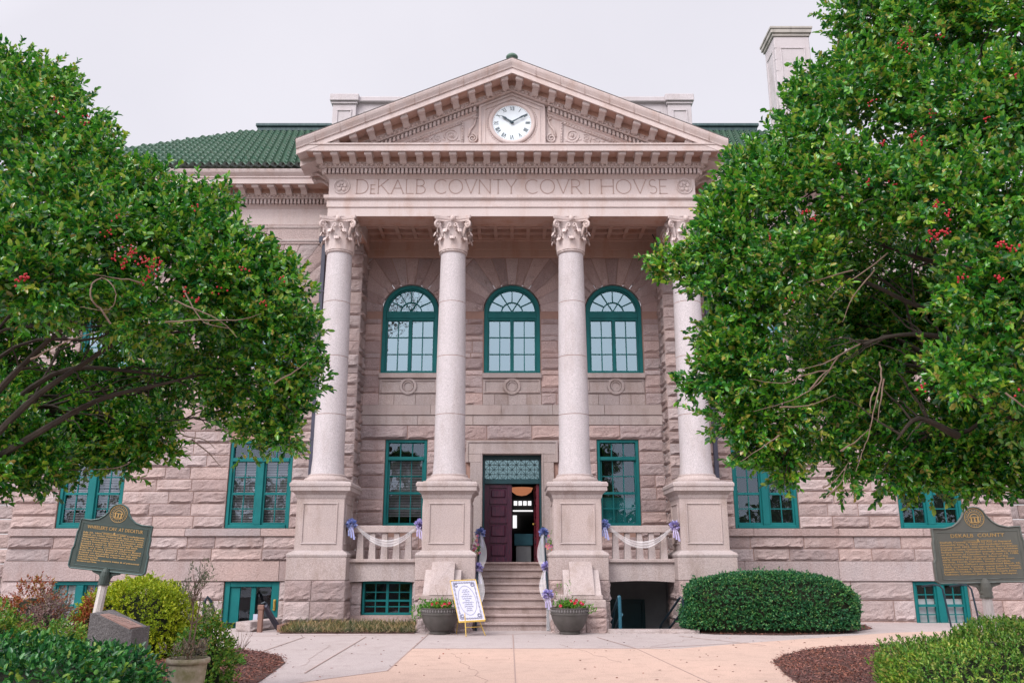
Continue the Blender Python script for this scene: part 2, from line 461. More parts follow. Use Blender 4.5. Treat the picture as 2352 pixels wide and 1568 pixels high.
# ------------------------------------------------------------------ masonry
def nz3(x, y, z): return mnoise.noise(Vector((x, y, z)))
class Frame:                                       # a wall plane: u along, v up, n out of the wall
    def __init__(s, o, u, n): s.o, s.u, s.n, s.v = Vector(o), Vector(u), Vector(n), Vector((0, 0, 1))
    def p(s, a, b, h=0): return s.o + s.u * a + s.v * b + s.n * h
def stone(mb, fr, q, bulge=.05, gap=.009, nx=None, ny=None, seed=None):
    """one rock-faced block with pitched edges; q = bl, br, tr, tl in wall coordinates"""
    q = [Vector((*p, 0)) for p in q]
    cx = sum((p for p in q), Vector()) / 4
    wid = max((q[1] - q[0]).length, (q[2] - q[3]).length)
    hei = max((q[3] - q[0]).length, (q[2] - q[1]).length)
    if wid < .03 or hei < .03: return
    nx = nx or max(4, min(13, int(wid / .085)))
    ny = ny or max(4, min(8, int(hei / .05)))
    sd_ = seed if seed is not None else random.random() * 500
    amp = bulge * random.uniform(.65, 1.25)
    tilt = random.uniform(-.4, .4)
    led = random.uniform(.16, .42)                 # height of the broken ledge, in parts of the block
    ledh = random.choice((0, .5, .8, 1.1)) * amp
    jx, jy = .22 * wid / nx, .22 * hei / ny
    vs = []
    for j in range(ny + 1):
        for i in range(nx + 1):
            a, b = i / nx, j / ny
            p = (q[0] * (1 - a) + q[1] * a) * (1 - b) + (q[3] * (1 - a) + q[2] * a) * b
            p = Vector((cx.x + (p.x - cx.x) * (1 - 2 * gap / max(wid, .05)), cx.y + (p.y - cx.y) * (1 - 2 * gap / max(hei, .05)), 0))
            if i in (0, nx) or j in (0, ny): h = .004
            else:
                n1 = nz3(p.x * 3.0 + sd_, p.y * 4.5, sd_)
                n2 = nz3(p.x * 9 + sd_, p.y * 13 + sd_, sd_)
                h = amp * (.50 + tilt * (a - .5)) + amp * .55 * n1 + amp * .45 * n2 + amp * .3 * abs(nz3(p.x * 21, p.y * 27, sd_))
                l_ = led + .22 * nz3(p.x * 4.5 + sd_, 3.3, sd_) + .07 * n2
                if b < l_: h += ledh
                h = max(h, .006)
                p = p + Vector((random.uniform(-jx, jx), random.uniform(-jy, jy), 0))
            vs.append(fr.p(p.x, p.y, h))
    W = nx + 1
    fs = [(j * W + i, j * W + i + 1, (j + 1) * W + i + 1, (j + 1) * W + i) for j in range(ny) for i in range(nx)]
    rim = [i for i in range(nx + 1)] + [j * W + nx for j in range(1, ny + 1)] + [ny * W + i for i in range(nx - 1, -1, -1)] + [j * W for j in range(ny - 1, 0, -1)]
    b0 = len(vs)
    for r in rim: vs.append(vs[r] - fr.n * .03)
    n = len(rim)
    fs += [(rim[(i + 1) % n], rim[i], b0 + i, b0 + (i + 1) % n) for i in range(n)]
    mb.add(vs, fs)
def block(mb, fr, u0, u1, v0, v1, h=.0, gap=.004, dep=.03, bev=.006):
    """a dressed block with a small arris"""
    u0 += gap; u1 -= gap; v0 += gap; v1 -= gap
    if u1 - u0 < .02 or v1 - v0 < .02: return
    P = [(u0, v0), (u1, v0), (u1, v1), (u0, v1)]
    I = [(u0 + bev, v0 + bev), (u1 - bev, v0 + bev), (u1 - bev, v1 - bev), (u0 + bev, v1 - bev)]
    vs = [fr.p(*p, h) for p in I] + [fr.p(*p, h - bev) for p in P] + [fr.p(*p, h - dep) for p in P]
    fs = [(0, 1, 2, 3)]
    for a in (0, 4): fs += [(a + (i + 1) % 4, a + i, a + 4 + i, a + 4 + (i + 1) % 4) for i in range(4)]
    mb.add(vs, fs)
def spans(u0, u1, v0, v1, holes):
    res = [(u0, u1)]
    for (a, b, c, d) in holes:
        if c < v1 - .02 and d > v0 + .02:
            n = []
            for (x, y) in res:
                if b <= x or a >= y: n.append((x, y))
                else:
                    if a > x: n.append((x, a))
                    if b < y: n.append((b, y))
            res = n
    return res
def course(mb, fr, u0, u1, v0, v1, holes=(), rough=True, lo=.6, hi=1.25, bulge=.05, h=0.0):
    for (a, b) in spans(u0, u1, v0, v1, holes):
        L = b - a
        if L < .03: continue
        cuts, x = [a], a
        while True:
            s_ = random.uniform(lo, hi)
            if x + s_ > b - lo * .6: break
            x += s_
            cuts.append(x)
        cuts.append(b)
        for i in range(len(cuts) - 1):
            if rough: stone(mb, fr, [(cuts[i], v0), (cuts[i + 1], v0), (cuts[i + 1], v1), (cuts[i], v1)], bulge)
            else: block(mb, fr, cuts[i], cuts[i + 1], v0, v1, h)
def sheet(mb, fr, u0, u1, v0, v1, holes=(), h=-.012):
    us = sorted({u0, u1, *[x for q in holes for x in q[:2] if u0 < x < u1]})
    vs = sorted({v0, v1, *[x for q in holes for x in q[2:] if v0 < x < v1]})
    for i in range(len(us) - 1):
        for j in range(len(vs) - 1):
            uc, vc = (us[i] + us[i + 1]) / 2, (vs[j] + vs[j + 1]) / 2
            if any(a < uc < b and c < vc < d for a, b, c, d in holes): continue
            mb.quad(fr.p(us[i], vs[j], h), fr.p(us[i + 1], vs[j], h), fr.p(us[i + 1], vs[j + 1], h), fr.p(us[i], vs[j + 1], h))
def reveal(mb, fr, u0, u1, v0, v1, dep, top=True):
    for (a, b) in (((u0, v0), (u0, v1)), ((u1, v1), (u1, v0)), ((u1, v0), (u0, v0))):
        mb.quad(fr.p(*a, .0), fr.p(*b, .0), fr.p(*b, -dep), fr.p(*a, -dep))
    if top: mb.quad(fr.p(u0, v1, 0), fr.p(u1, v1, 0), fr.p(u1, v1, -dep), fr.p(u0, v1, -dep))
def sweep(mb, path, prof, close=True):
    """sweep a profile of (outward offset, z) along a plan path with mitred corners; outward is to the right-hand side of travel reversed"""
    path = [Vector((*p, 0)) for p in path]
    n = len(path)
    norms = []
    for i in range(n - 1):
        d = (path[i + 1] - path[i]).normalized()
        norms.append(Vector((d.y, -d.x, 0)))
    rings = []
    for i in range(n):
        a = norms[max(i - 1, 0)]
        b = norms[min(i, n - 2)]
        m_ = a + b
        m_ = m_ / (1 + a.dot(b)) if (1 + a.dot(b)) > 1e-4 else a
        rings.append([Vector((path[i].x + m_.x * o, path[i].y + m_.y * o, z)) for o, z in prof])
    mb.loft(rings)

# ------------------------------------------------------------------ building dimensions (metres)
YE, YC, YW, YB = 20.0, 20.38, 21.9, 22.7          # entablature face, column axis, wing wall, porch back wall
XE, XR, XEND = 4.716, 4.10, 12.75                 # half width of entablature, of the porch recess, of the whole front
COLS = (-4.43, -1.51, 1.51, 4.43)
Z_ARCH, Z_FR, Z_FRT, Z_SOF, Z_TOP = 9.98, 10.54, 11.06, 11.50, 11.67
SL = .425                                          # slope of the pediment
Z_FLOOR = 1.45

house = empty("courthouse", (0, YE, 0))
house.location = (0, 0, 0)
tag(house, "pink-grey granite building with four tall columns, a clock pediment and green tile roof", "courthouse")

FW = Frame((0, YW, 0), (1, 0, 0), (0, -1, 0))
FB = Frame((0, YB, 0), (1, 0, 0), (0, -1, 0))

# --- wing walls
ZS0, ZS1 = zz(1231, YW), zz(1213, YW)              # sill course
ZP0, ZP1 = zz(1334, YW), zz(1288, YW)              # plinth band
WINX = (-10.8, -6.5, 6.5, 10.7)
WW = .82
W_T = 4.52
AR, A_SP, A_BOT = .785, 8.25, 6.47                  # arched windows: radius, springing, bottom
def rough_wall(side):
    mb, bk = MB(), MB()
    u0, u1 = (XR, XEND) if side > 0 else (-XEND, -XR)
    holes = []
    for x in WINX:
        if u0 < x < u1:
            holes += [(x - WW, x + WW, ZS1, W_T), (x - AR, x + AR, A_BOT, A_SP), (x - .69, x + .69, -1.6, ZP0 - .004)]
            holes.append((x - 1.45, x + 1.45, A_SP, 9.95))
    back_holes = [h for h in holes if not (h[3] == 9.95)]
    base = [-.15, ZP0 - .95, ZP0 - .46, ZP0]
    for a, b in zip(base[:-1], base[1:]): course(mb, FW, u0, u1, a, b, holes, True, .7, 1.3, .05)
    course(mb, FW, u0, u1, ZP0, ZP1, [], False, 1.6, 2.6, h=.05)
    zm = (ZP1 + ZS0) / 2
    for a, b in ((ZP1, zm), (zm, ZS0)): course(mb, FW, u0, u1, a, b, [], True, .7, 1.4, .045)
    course(mb, FW, u0, u1, ZS0, ZS1, [], False, 1.5, 2.4, h=.07)
    n = 8
    z = ZS1
    while z < 6.2:
        course(mb, FW, u0, u1, z, z + .31, holes, True, .55, 1.25, .042)
        z += .31
    course(mb, FW, u0, u1, z, A_BOT, holes, False, 1.0, 2.0, h=.02)
    z = A_BOT
    while z < 9.9:
        zn = min(z + random.choice((.30, .36)), 9.95)
        if 9.95 - zn < .15: zn = 9.95
        course(mb, FW, u0, u1, z, zn, holes, True, .55, 1.2, .042)
        z = zn
    for x in WINX:
        if u0 < x < u1: arch_stones(mb, FW, x, A_SP, AR, 1.45, 9.95)
    # panel row under the frieze
    for (a, b) in ((u0, u0 + 1.05), (u1 - 1.05, u1)):
        course(mb, FW, a, b, 9.95, Z_FR, [], True, .5, .9, .055)
    course(mb, FW, u0 + 1.05, u1 - 1.05, 9.95, Z_FR, [], False, 1.4, 2.2, h=.03)
    sheet(bk, FW, u0, u1, -1.8, Z_FRT, back_holes + [(x - AR, x + AR, A_SP, A_SP + AR) for x in WINX])
    for h in back_holes: reveal(bk, FW, *h, .22)
    o = mb.build("wall", M['rough'], house)
    b = bk.build("mortar_joint", M['mortar'], o)
    pn = MB()
    for (a, b_) in ((u0 + 1.2, (u0 + u1) / 2 - .1), ((u0 + u1) / 2 + .1, u1 - 1.2)):
        frame_strip(pn, FW, a, b_, 10.02, 10.48, .07, .055)
    pn.build("carved_panel", M['smooth'], o)
    # end return of the wing
    er = MB()
    fr = Frame((side * XEND, 0, 0), (0, side, 0), (side, 0, 0))
    z = -.15
    while z < 10.5:
        a, b2 = (YW, 30) if side > 0 else (-30, -YW)
        course(er, fr, a, b2, z, z + .4, [], True, .7, 1.4, .05)
        z += .4
    er.build("end_wall", M['rough'], o)
    return o
def frame_strip(mb, fr, u0, u1, v0, v1, wd, h, base=.0):
    for (a, b, c, d) in ((u0, u1, v0, v0 + wd), (u0, u1, v1 - wd, v1), (u0, u0 + wd, v0 + wd, v1 - wd), (u1 - wd, u1, v0 + wd, v1 - wd)):
        block(mb, fr, a, b, c, d, base + h, 0.0005, h + .02, .012)
def arch_stones(mb, fr, xc, zs, r, hw, zt, n=13):
    """wedge stones fanning round a half-round arch out to a rectangle"""
    def outer(a):
        c, s_ = math.cos(a), math.sin(a)
        k = min(hw / abs(c) if abs(c) > 1e-6 else 1e9, (zt - zs) / s_ if s_ > 1e-6 else 1e9)
        return (xc + c * k, zs + s_ * k)
    def inner(a): return (xc + math.cos(a) * (r + .01), zs + math.sin(a) * (r + .01))
    ca = math.atan2(zt - zs, hw)
    edges = [math.pi * i / n for i in range(n + 1)]
    for i in range(n):
        a0, a1 = edges[i], edges[i + 1]
        stone(mb, fr, [inner(a1), inner(a0), outer(a0), outer(a1)], .03, .011, 5, 10)
        for c in (ca, math.pi - ca):               # corner piece where the rectangle turns
            if a0 < c < a1:
                p, q, e = outer(a0), outer(a1), outer(c)
                stone(mb, fr, [p, e, e, q], .03, .006, 3, 3)
def teal_bar(mb, x0, x1, z0, z1, y, d=.06): mb.box(x0, x1, y - d, y, z0, z1, .008)

def sash_window(xc, z0, z1, hw, y, double, label=None, blinds=False, transom=True, rows=4, white=False, open_sash=0):
    f, g = MB(), MB()
    fw_ = .085
    yb = y + .15                                   # frame stands back in the opening
    f.box(xc - hw, xc - hw + fw_, y + .03, yb, z0, z1, .01)
    f.box(xc + hw - fw_, xc + hw, y + .03, yb, z0, z1, .01)
    f.box(xc - hw + fw_, xc + hw - fw_, y + .03, yb, z1 - fw_, z1, .01)
    f.box(xc - hw + fw_, xc + hw - fw_, y + .0, yb, z0, z0 + .09, .01)
    zt = z1 - fw_
    if transom:
        zr = z1 - .40 * (hw / .8 if double else 1)
        zr = z1 - .46
        f.box(xc - hw + fw_, xc + hw - fw_, y + .0, yb, zr - .10, zr, .01)
        nn = 4 if double else 3
        for i in range(1, nn):
            xx = xc - hw + fw_ + (2 * hw - 2 * fw_) * i / nn
            f.box(xx - .014, xx + .014, yb - .06, yb - .01, zr, zt)
        zt2 = zr - .10
    else: zt2 = zt
    lights = [(xc - hw + fw_, xc - .09), (xc + .09, xc + hw - fw_)] if double else [(xc - hw + fw_, xc + hw - fw_)]
    if double: f.box(xc - .09, xc + .09, y + .02, yb, z0 + .09, zt2, .012)
    for (a, b) in lights:
        f.box(a, a + .045, yb - .07, yb - .005, z0 + .09, zt2)
        f.box(b - .045, b, yb - .07, yb - .005, z0 + .09, zt2)
        f.box(a + .045, b - .045, yb - .07, yb - .005, z0 + .09, z0 + .15)
        zm = (z0 + zt2) / 2 + .03
        f.box(a + .045, b - .045, yb - .085, yb - .005, zm - .03, zm + .03)
        nc = 2 if double else 3
        for i in range(1, nc):
            xx = a + .045 + (b - a - .09) * i / nc
            f.box(xx - .012, xx + .012, yb - .05, yb - .012, z0 + .15, zt2)
        for zz_ in ((z0 + .15 + zm - .03) / 2, (zt2 + zm + .03) / 2):
            f.box(a + .045, b - .045, yb - .049, yb - .013, zz_ - .012, zz_ + .012)
    o = f.build("window", M['teal'], house)
    g.quad((xc - hw + .02, yb - .03, z0 + .02), (xc + hw - .02, yb - .03, z0 + .02), (xc + hw - .02, yb - .03, z1 - .02), (xc - hw + .02, yb - .03, z1 - .02))
    g.build("pane", M['glass'], o)
    d = MB()
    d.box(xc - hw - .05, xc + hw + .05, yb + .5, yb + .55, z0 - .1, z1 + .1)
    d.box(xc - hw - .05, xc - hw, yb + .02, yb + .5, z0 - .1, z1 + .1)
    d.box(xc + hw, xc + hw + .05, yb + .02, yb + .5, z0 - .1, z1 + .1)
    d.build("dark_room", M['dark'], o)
    if blinds:
        b = MB()
        zb0 = z0 + (zt2 - z0) * (.18 if not double else .1)
        z = zb0
        while z < zt2:
            if random.random() > .03: b.box(xc - hw + .1, xc + hw - .1, yb + .10, yb + .125, z, z + .02)
            z += .042
        b.build("blind", M['blind'], o)
    if white:
        b = MB()
        b.box(xc - hw + .1, xc + hw - .1, yb + .06, yb + .08, z0 + .1, z1 - (.1 if white == 1 else .42))
        b.build("shade", M['white_blind'], o)
    return o
def arched_window(xc, y):
    f, g = MB(), MB()
    yb = y + .17
    r, fwid = AR, .10
    def ringseg(r0, r1, y0, y1, a0=0, a1=math.pi, n=28):
        rings = []
        for i in range(n + 1):
            a = a0 + (a1 - a0) * i / n
            c, s_ = math.cos(a), math.sin(a)
            rings.append([(xc + c * r0, y0, A_SP + s_ * r0), (xc + c * r1, y0, A_SP + s_ * r1), (xc + c * r1, y1, A_SP + s_ * r1), (xc + c * r0, y1, A_SP + s_ * r0)])
        f.loft(rings)
    ringseg(r - fwid, r, y + .04, yb)
    ringseg(r - fwid - .04, r - fwid, y + .09, yb - .01)
    for sx in (-1, 1):
        a, b = sorted((xc + sx * r, xc + sx * (r - fwid)))
        f.box(a, b, y + .04, yb, A_BOT, A_SP)
        a, b = sorted((xc + sx * (r - fwid), xc + sx * (r - fwid - .05)))
        f.box(a, b, y + .09, yb - .01, A_BOT + .09, A_SP)
    f.box(xc - r + fwid, xc + r - fwid, y + .04, yb, A_BOT, A_BOT + .09, .01)
    zt = A_SP + .03
    f.box(xc - r + fwid, xc + r - fwid, y + .05, yb, zt - .21, zt - .06, .01)
    f.box(xc - r + fwid, xc + r - fwid, y + .07, yb - .012, zt - .06, zt - .002)
    f.box(xc - r + fwid, xc + r - fwid, y + .08, yb - .012, zt - .27, zt - .21)
    f.box(xc - .05, xc + .05, y + .07, yb - .008, A_BOT + .09, zt - .27, .01)
    ri, ro = .30, r - fwid - .02
    ringseg(ri - .015, ri + .015, yb - .06, yb - .015, .08, math.pi - .08, 18)
    for deg, r0 in ((30, ri), (60, .02), (90, ri), (120, .02), (150, ri)):
        a = R(deg)
        f.bar((xc + math.cos(a) * r0, yb - .035, A_SP + .03 + math.sin(a) * r0), (xc + math.cos(a) * ro, yb - .035, A_SP + math.sin(a) * ro), .028, .04)
    for a, b in ((xc - r + fwid + .05, xc - .05), (xc + .05, xc + r - fwid - .05)):
        xm = (a + b) / 2
        f.box(xm - .013, xm + .013, yb - .055, yb - .015, A_BOT + .09, zt - .27)
        for k in (1, 2):
            zc = A_BOT + .09 + (zt - .27 - A_BOT - .09) * k / 3
            f.box(a, b, yb - .054, yb - .016, zc - .013, zc + .013)
    o = f.build("arched_window", M['teal'], house)
    poly = [(xc - r + .03, yb - .03, A_BOT + .03), (xc + r - .03, yb - .03, A_BOT + .03)] + [(xc + math.cos(R(a)) * (r - .03), yb - .03, A_SP + math.sin(R(a)) * (r - .03)) for a in range(0, 181, 10)]
    g.add(poly, [tuple(range(len(poly)))])
    g.build("pane", M['glass_up'], o)
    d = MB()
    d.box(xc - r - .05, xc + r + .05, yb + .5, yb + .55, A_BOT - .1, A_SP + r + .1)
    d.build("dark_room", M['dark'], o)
    return o

rough_wall(-1)
rough_wall(1)
# reveal of the arched heads
rv = MB()
for x, fr in [(x, FW) for x in WINX] + [(x, FB) for x in (-2.85, 0, 2.85)]:
    pts = [(x + math.cos(R(a)) * (AR + .004), A_SP + math.sin(R(a)) * (AR + .004)) for a in range(0, 181, 10)]
    for p, q in zip(pts[:-1], pts[1:]): rv.quad(fr.p(*p, .03), fr.p(*q, .03), fr.p(*q, -.22), fr.p(*p, -.22))
rv.build("arch_soffit", M['rough'], house)
for x in WINX:
    sash_window(x, ZS1, W_T, WW, YW, True, blinds=(x < 0))
    arched_window(x, YW)
for x in (-10.8, 10.7): sash_window(x, -.15, ZP0 - .01, .69, YW, True, transom=False, white=(1 if x < 0 else 2))
sash_window(6.5, -.15, ZP0 - .01, .69, YW, True, transom=False)

# --- porch back wall
def porch_wall():
    mb, sm, bk = MB(), MB(), MB()
    zb0, zb1, zb2 = zz(976, YB), zz(953.5, YB), zz(930, YB)
    zw0, zw1 = 2.0, zz(1009, YB)
    hw = .565
    DW, DT = .79, zz(1043, YB)
    DO, DOT = 1.22, zz(1009, YB)
    holes = [(-2.85 - hw, -2.85 + hw, zw0 + .3, zw1), (2.85 - hw, 2.85 + hw, zw0 + .3, zw1), (-DO, DO, -.2, DOT)]
    z = Z_FLOOR
    n = round((zw1 - z) / .31)
    for k in range(n): course(mb, FB, -XR, XR, z + (zw1 - z) * k / n, z + (zw1 - z) * (k + 1) / n, holes, True, .4, .85, .035)
    course(mb, FB, -XR, XR, zw1, zb0, [], True, .8, 1.5, .055)
    course(sm, FB, -XR, XR, zb0, zb1, [], False, 1.0, 1.6, h=.03)
    course(sm, FB, -XR, XR, zb1, zb2, [], False, 1.2, 2.0, h=.06)
    zpan0, zpan1 = zz(905, YB), zz(858, YB)
    up = []
    for x in (-2.85, 0, 2.85):
        up += [(x - AR - .02, x + AR + .02, zb2, A_SP), (x - 1.40, x + 1.40, A_SP, 9.84)]
    z = zb2
    tall = True
    while z < 9.84 - .02:
        zn = min(z + (.34 if tall else .15), 9.84)
        if 9.84 - zn < .1: zn = 9.84
        course(mb, FB, -XR, XR, z, zn, up, True, .35, .9, .032 if tall else .026)
        z = zn
        tall = not tall
    for x in (-2.85, 0, 2.85):
        arch_stones(mb, FB, x, A_SP, AR, 1.40, 9.84)
        # spandrel panel under the window: sill, moulded frame, wreath
        a, b = x - AR - .02, x + AR + .02
        sm.box(a - .01, b + .01, YB - .10, YB + .05, A_BOT - .14, A_BOT - .002, .012)
        block(sm, FB, a, b, zb2 + .30, A_BOT - .14, .01)
        course(sm, FB, a, b, zb2, zb2 + .30, [], False, .3, .6, h=.012)
        frame_strip(sm, FB, a + .03, b - .03, zb2 + .33, A_BOT - .17, .05, .035, .01)
        frame_strip(sm, FB, a + .13, b - .13, zb2 + .42, A_BOT - .26, .02, .018, .01)
        zc = (zb2 + .33 + A_BOT - .17) / 2
        for r0, r1, hh in ((.20, .05, .05), (.13, .02, .035)):
            prof = [(r0 - r1, .005), (r0 - r1 * .6, hh), (r0 + r1 * .6, hh), (r0 + r1, .005)]
            rings = []
            for k in range(29):
                an = 2 * math.pi * k / 28
                rings.append([(x + rr * math.cos(an), YB - h - .008, zc + rr * math.sin(an)) for rr, h in prof])
            sm.loft(rings, False)
        frame_strip(sm, FB, x - .22, x - .21, zc - .01, zc + .01, .004, .01)
    sheet(bk, FB, -XR, XR, -1.6, 10.5, [(-2.85 - hw, -2.85 + hw, zw0 + .3, zw1), (2.85 - hw, 2.85 + hw, zw0 + .3, zw1), (-DW, DW, Z_FLOOR, DT)] + [(x - AR, x + AR, A_BOT, A_SP + AR) for x in (-2.85, 0, 2.85)])
    for q in ((-2.85 - hw, -2.85 + hw, zw0 + .3, zw1), (2.85 - hw, 2.85 + hw, zw0 + .3, zw1)): reveal(bk, FB, *q, .22)
    for x in (-2.85, 0, 2.85): reveal(bk, FB, x - AR, x + AR, A_BOT, A_SP, .22, False)
    o = mb.build("porch_wall", M['recess'], house)
    bk.build("mortar_joint", M['mortar'], o)
    sm.build("carved_panel_course", M['smooth'], o)
    # eared door surround
    ds = MB()
    zj = zz(1062, YB)
    ear = 1.23
    block(ds, FB, -1.12, -DW, Z_FLOOR, zj, .07, .002, .4)
    block(ds, FB, DW, 1.12, Z_FLOOR, zj, .07, .002, .4)
    block(ds, FB, -ear, -DW, zj, DT, .07, .002, .4)
    block(ds, FB, DW, ear, zj, DT, .07, .002, .4)
    block(ds, FB, -ear, ear, DT, DOT - .03, .07, .002, .4)
    for a, b, c, d in ((-ear, ear, DOT - .09, DOT - .03), (-ear, -ear + .06, zj, DOT - .09), (ear - .06, ear, zj, DOT - .09)):
        block(ds, FB, a, b, c, d, .10, .0, .05)
    for sx in (-1, 1):
        a, b = sorted((sx * DW, sx * (DW + .05)))
        block(ds, FB, a, b, Z_FLOOR, DT, .095, .001, .05)
    block(ds, FB, -DW - .05, DW + .05, DT, DT + .05, .095, .001, .05)
    course(ds, FB, -DO, -ear, Z_FLOOR, DOT, [], True, .1, .2, .02)
    ds.build("door_surround", M['smooth'], house)
    sash_window(-2.85, zw0 + .3, zw1, hw, YB, False, blinds=True)
    w_ = sash_window(2.85, zw0 + .3, zw1, hw, YB, False)
    MB().box(2.85 - hw + .1, 2.85 + hw - .1, YB + .2, YB + .22, zw0 + .38, zw0 + 1.12).build("shade", M["teal"], w_)
    for x in (-2.85, 0, 2.85): arched_window(x, YB)
    return DW, DT
DW, DT = porch_wall()
# pier returns either side of the porch
for sx in (-1, 1):
    mb, bk = MB(), MB()
    fr = Frame((sx * XR, 0, 0), (0, -sx, 0), (-sx, 0, 0))
    z, tall = Z_FLOOR, True
    a, b = sorted((-sx * YW, -sx * YB))
    while z < 9.84:
        zn = min(z + (.34 if tall or z < 4.6 else .17), 9.84)
        if z < 4.6: zn = z + .31
        course(mb, fr, a, b, z, zn, [], True, .3, .7, .045)
        z = zn
        tall = not tall
    sheet(bk, fr, a, b, -.5, 10.5)
    o = mb.build("pier_return", M['rough'], house)
    bk.build("mortar_joint", M['mortar'], o)

# --- door, transom and what is seen inside
door = MB()
yd = YB + .30
zt0, zt1 = zz(1107, yd), zz(1056, yd)
door.box(-DW, -DW + .05, yd - .06, yd + .08, Z_FLOOR, DT)
door.box(DW - .05, DW, yd - .06, yd + .08, Z_FLOOR, DT)
door.box(-DW + .05, DW - .05, yd - .06, yd + .08, zt0 - .05, zt0 + .08, .01)
door.box(-DW + .05, DW - .05, yd - .06, yd + .08, zt1, DT)
dframe = door.build("door_frame", M['teal_dark'], house)
tl = MB()
nx_, nz_ = 12, 4
cw = (2 * DW - .12) / nx_
chh = (zt1 - zt0 - .08) / nz_
for i in range(nx_ + 1): tl.box(-DW + .06 + i * cw - .006, -DW + .06 + i * cw + .006, yd - .03, yd - .012, zt0 + .08, zt1)
for j in range(nz_ + 1): tl.box(-DW + .05, DW - .05, yd - .029, yd - .013, zt0 + .08 + j * chh - .006, zt0 + .08 + j * chh + .006)
for i in range(nx_ // 2):
    for j in range(nz_ // 2):
        x0, z0 = -DW + .06 + 2 * i * cw, zt0 + .08 + 2 * j * chh
        tl.bar((x0, yd - .02, z0), (x0 + 2 * cw, yd - .02, z0 + 2 * chh), .01, .014)
        tl.bar((x0 + 2 * cw, yd - .02, z0), (x0, yd - .02, z0 + 2 * chh), .01, .013)
tl.build("transom_lattice", M['teal_dark'], dframe)
tg = MB().quad((-DW + .05, yd, zt0 + .05), (DW - .05, yd, zt0 + .05), (DW - .05, yd, zt1), (-DW + .05, yd, zt1))
tg.build("pane", glass_mat("transom_glass", .2, (.3, .5, .5), (.6, .9, .95), .15), dframe)
def door_leaf(name, mat):
    m = MB()
    L, H, T = DW - .05, zt0 - .05 - Z_FLOOR, .08
    pans = [(.05, .16), (.19, .30), (.33, .44)]
    st = .13
    m.box(0, st, 0, T, 0, H, .005)
    m.box(L - st, L, 0, T, 0, H, .005)
    rails = [0, .22, .30, .52, .60, .80, .88, 1.0]
    zs = [0, .06, .26, .315, .53, .585, .79, .83, .96, 1.0]
    zs = [0, .055, .265, .325, .555, .615, .82, .94, .96, 1]
    for a, b in ((0, .05), (.24, .30), (.49, .55), (.74, .80), (.95, 1)): m.box(st, L - st, .003, T - .003, a * H, b * H, .005)
    for a, b in ((.05, .24), (.30, .49), (.55, .74), (.80, .95)):
        m.box(st, L - st, .034, T - .034, a * H, b * H)
        m.box(st + .045, L - st - .045, .006, T - .006, a * H + .045, b * H - .045, .026)
    return m.build(name, mat, house)
dl = door_leaf("door_leaf", M['door'])
dl.location = (-DW + .05, yd, Z_FLOOR)
dr = door_leaf("door_leaf", M['door_red'])
dr.location = (DW - .06, yd + .02, Z_FLOOR)
dr.rotation_euler = (0, 0, R(94))
kn = MB().ball((.62, .10, 1.0), .035, 10)
kn.tube([(.62, .04, 1.0), (.62, .10, 1.0)], .015)
kn.build("door_knob", M['gold'], dr)
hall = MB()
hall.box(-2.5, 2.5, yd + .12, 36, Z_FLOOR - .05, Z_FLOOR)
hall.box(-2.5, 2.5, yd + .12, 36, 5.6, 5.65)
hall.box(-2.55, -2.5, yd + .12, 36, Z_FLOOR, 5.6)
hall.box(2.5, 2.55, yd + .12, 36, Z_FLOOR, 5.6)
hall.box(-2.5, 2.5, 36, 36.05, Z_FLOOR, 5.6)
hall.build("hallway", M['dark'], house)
rw = MB()
a, b = at(1179, 1160, 35.9), at(1222, 1150, 35.9)
for k in range(4):
    xw = a.x + (b.x - a.x) * k / 4
    rw.box(xw + .02, xw + (b.x - a.x) / 4 - .03, 35.85, 35.95, a.z, b.z)
a, b = at(1178, 1174, 35.9), at(1224, 1171, 35.9)
rw.box(a.x, b.x, 35.85, 35.95, a.z, b.z)
a, b = at(1178, 1212, 35.9), at(1187, 1183, 35.9)
rw.box(a.x, b.x, 35.85, 35.95, a.z, b.z)
rw.build("far_window", M['litwin'], house)
pl = empty("pendant_lamp", at(1198, 1120, 27))
tag(pl, "amber glass bowl lamp glowing inside the dark doorway", "lamp")
bz = mpp(1198, 1120, 27)
MB().lathe([(.001, -18 * bz), (12 * bz, -16 * bz), (22 * bz, -9 * bz), (26 * bz, 0), (25 * bz, .004), (.001, .005)], (0, 0, 0), 24).build("glass_bowl", M['lampglass'], pl, smooth=True)
MB().tube([(0, 0, 0), (0, 0, .9)], .012).build("rod", M['iron'], pl)
tb = empty("hall_table", at(1203, 1240, 24.4))
tb.location.z = Z_FLOOR
tag(tb, "table under a teal cloth standing inside the open door", "table")
MB().box(-.27, .25, -.3, .3, .44, .76, .015).build("tablecloth", M['cushion'], tb)
mbt = MB()
mbt.box(-.22, .20, -.25, .25, 0, .44, .01)
mbt.build("table_base", M['hole'], tb)

# ------------------------------------------------------------------ porch floor, pedestals, columns
def smooth_block_wall(name, x0, x1, y, z0, z1, mat, bulge=None):
    pass
fl = MB()
fl.box(-5.1, -.83, 20.25, YB + .25, 1.22, Z_FLOOR)
fl.box(.83, 5.1, 20.25, YB + .25, 1.22, Z_FLOOR)
fl.box(-.83, .83, 21.87, YB + .35, 1.0, Z_FLOOR - .002)
fl.build("porch_floor", M['smooth'], house)

st = MB()
N = 9
for k in range(N):
    z1 = Z_FLOOR * (k + 1) / N - (.003 if k == N - 1 else 0)
    y0 = 19.46 + .3 * k
    st.box(-.83, .83, y0, 21.9 if k < N - 1 else 22.2, z1 - Z_FLOOR / N + (.0 if k else -.1), z1 - .001, 0)
    st.box(-.83, .83, y0 - .04, y0 + .02, z1 - .05, z1 + .003, .008)
steps = st.build("front_steps", M['step'], house)

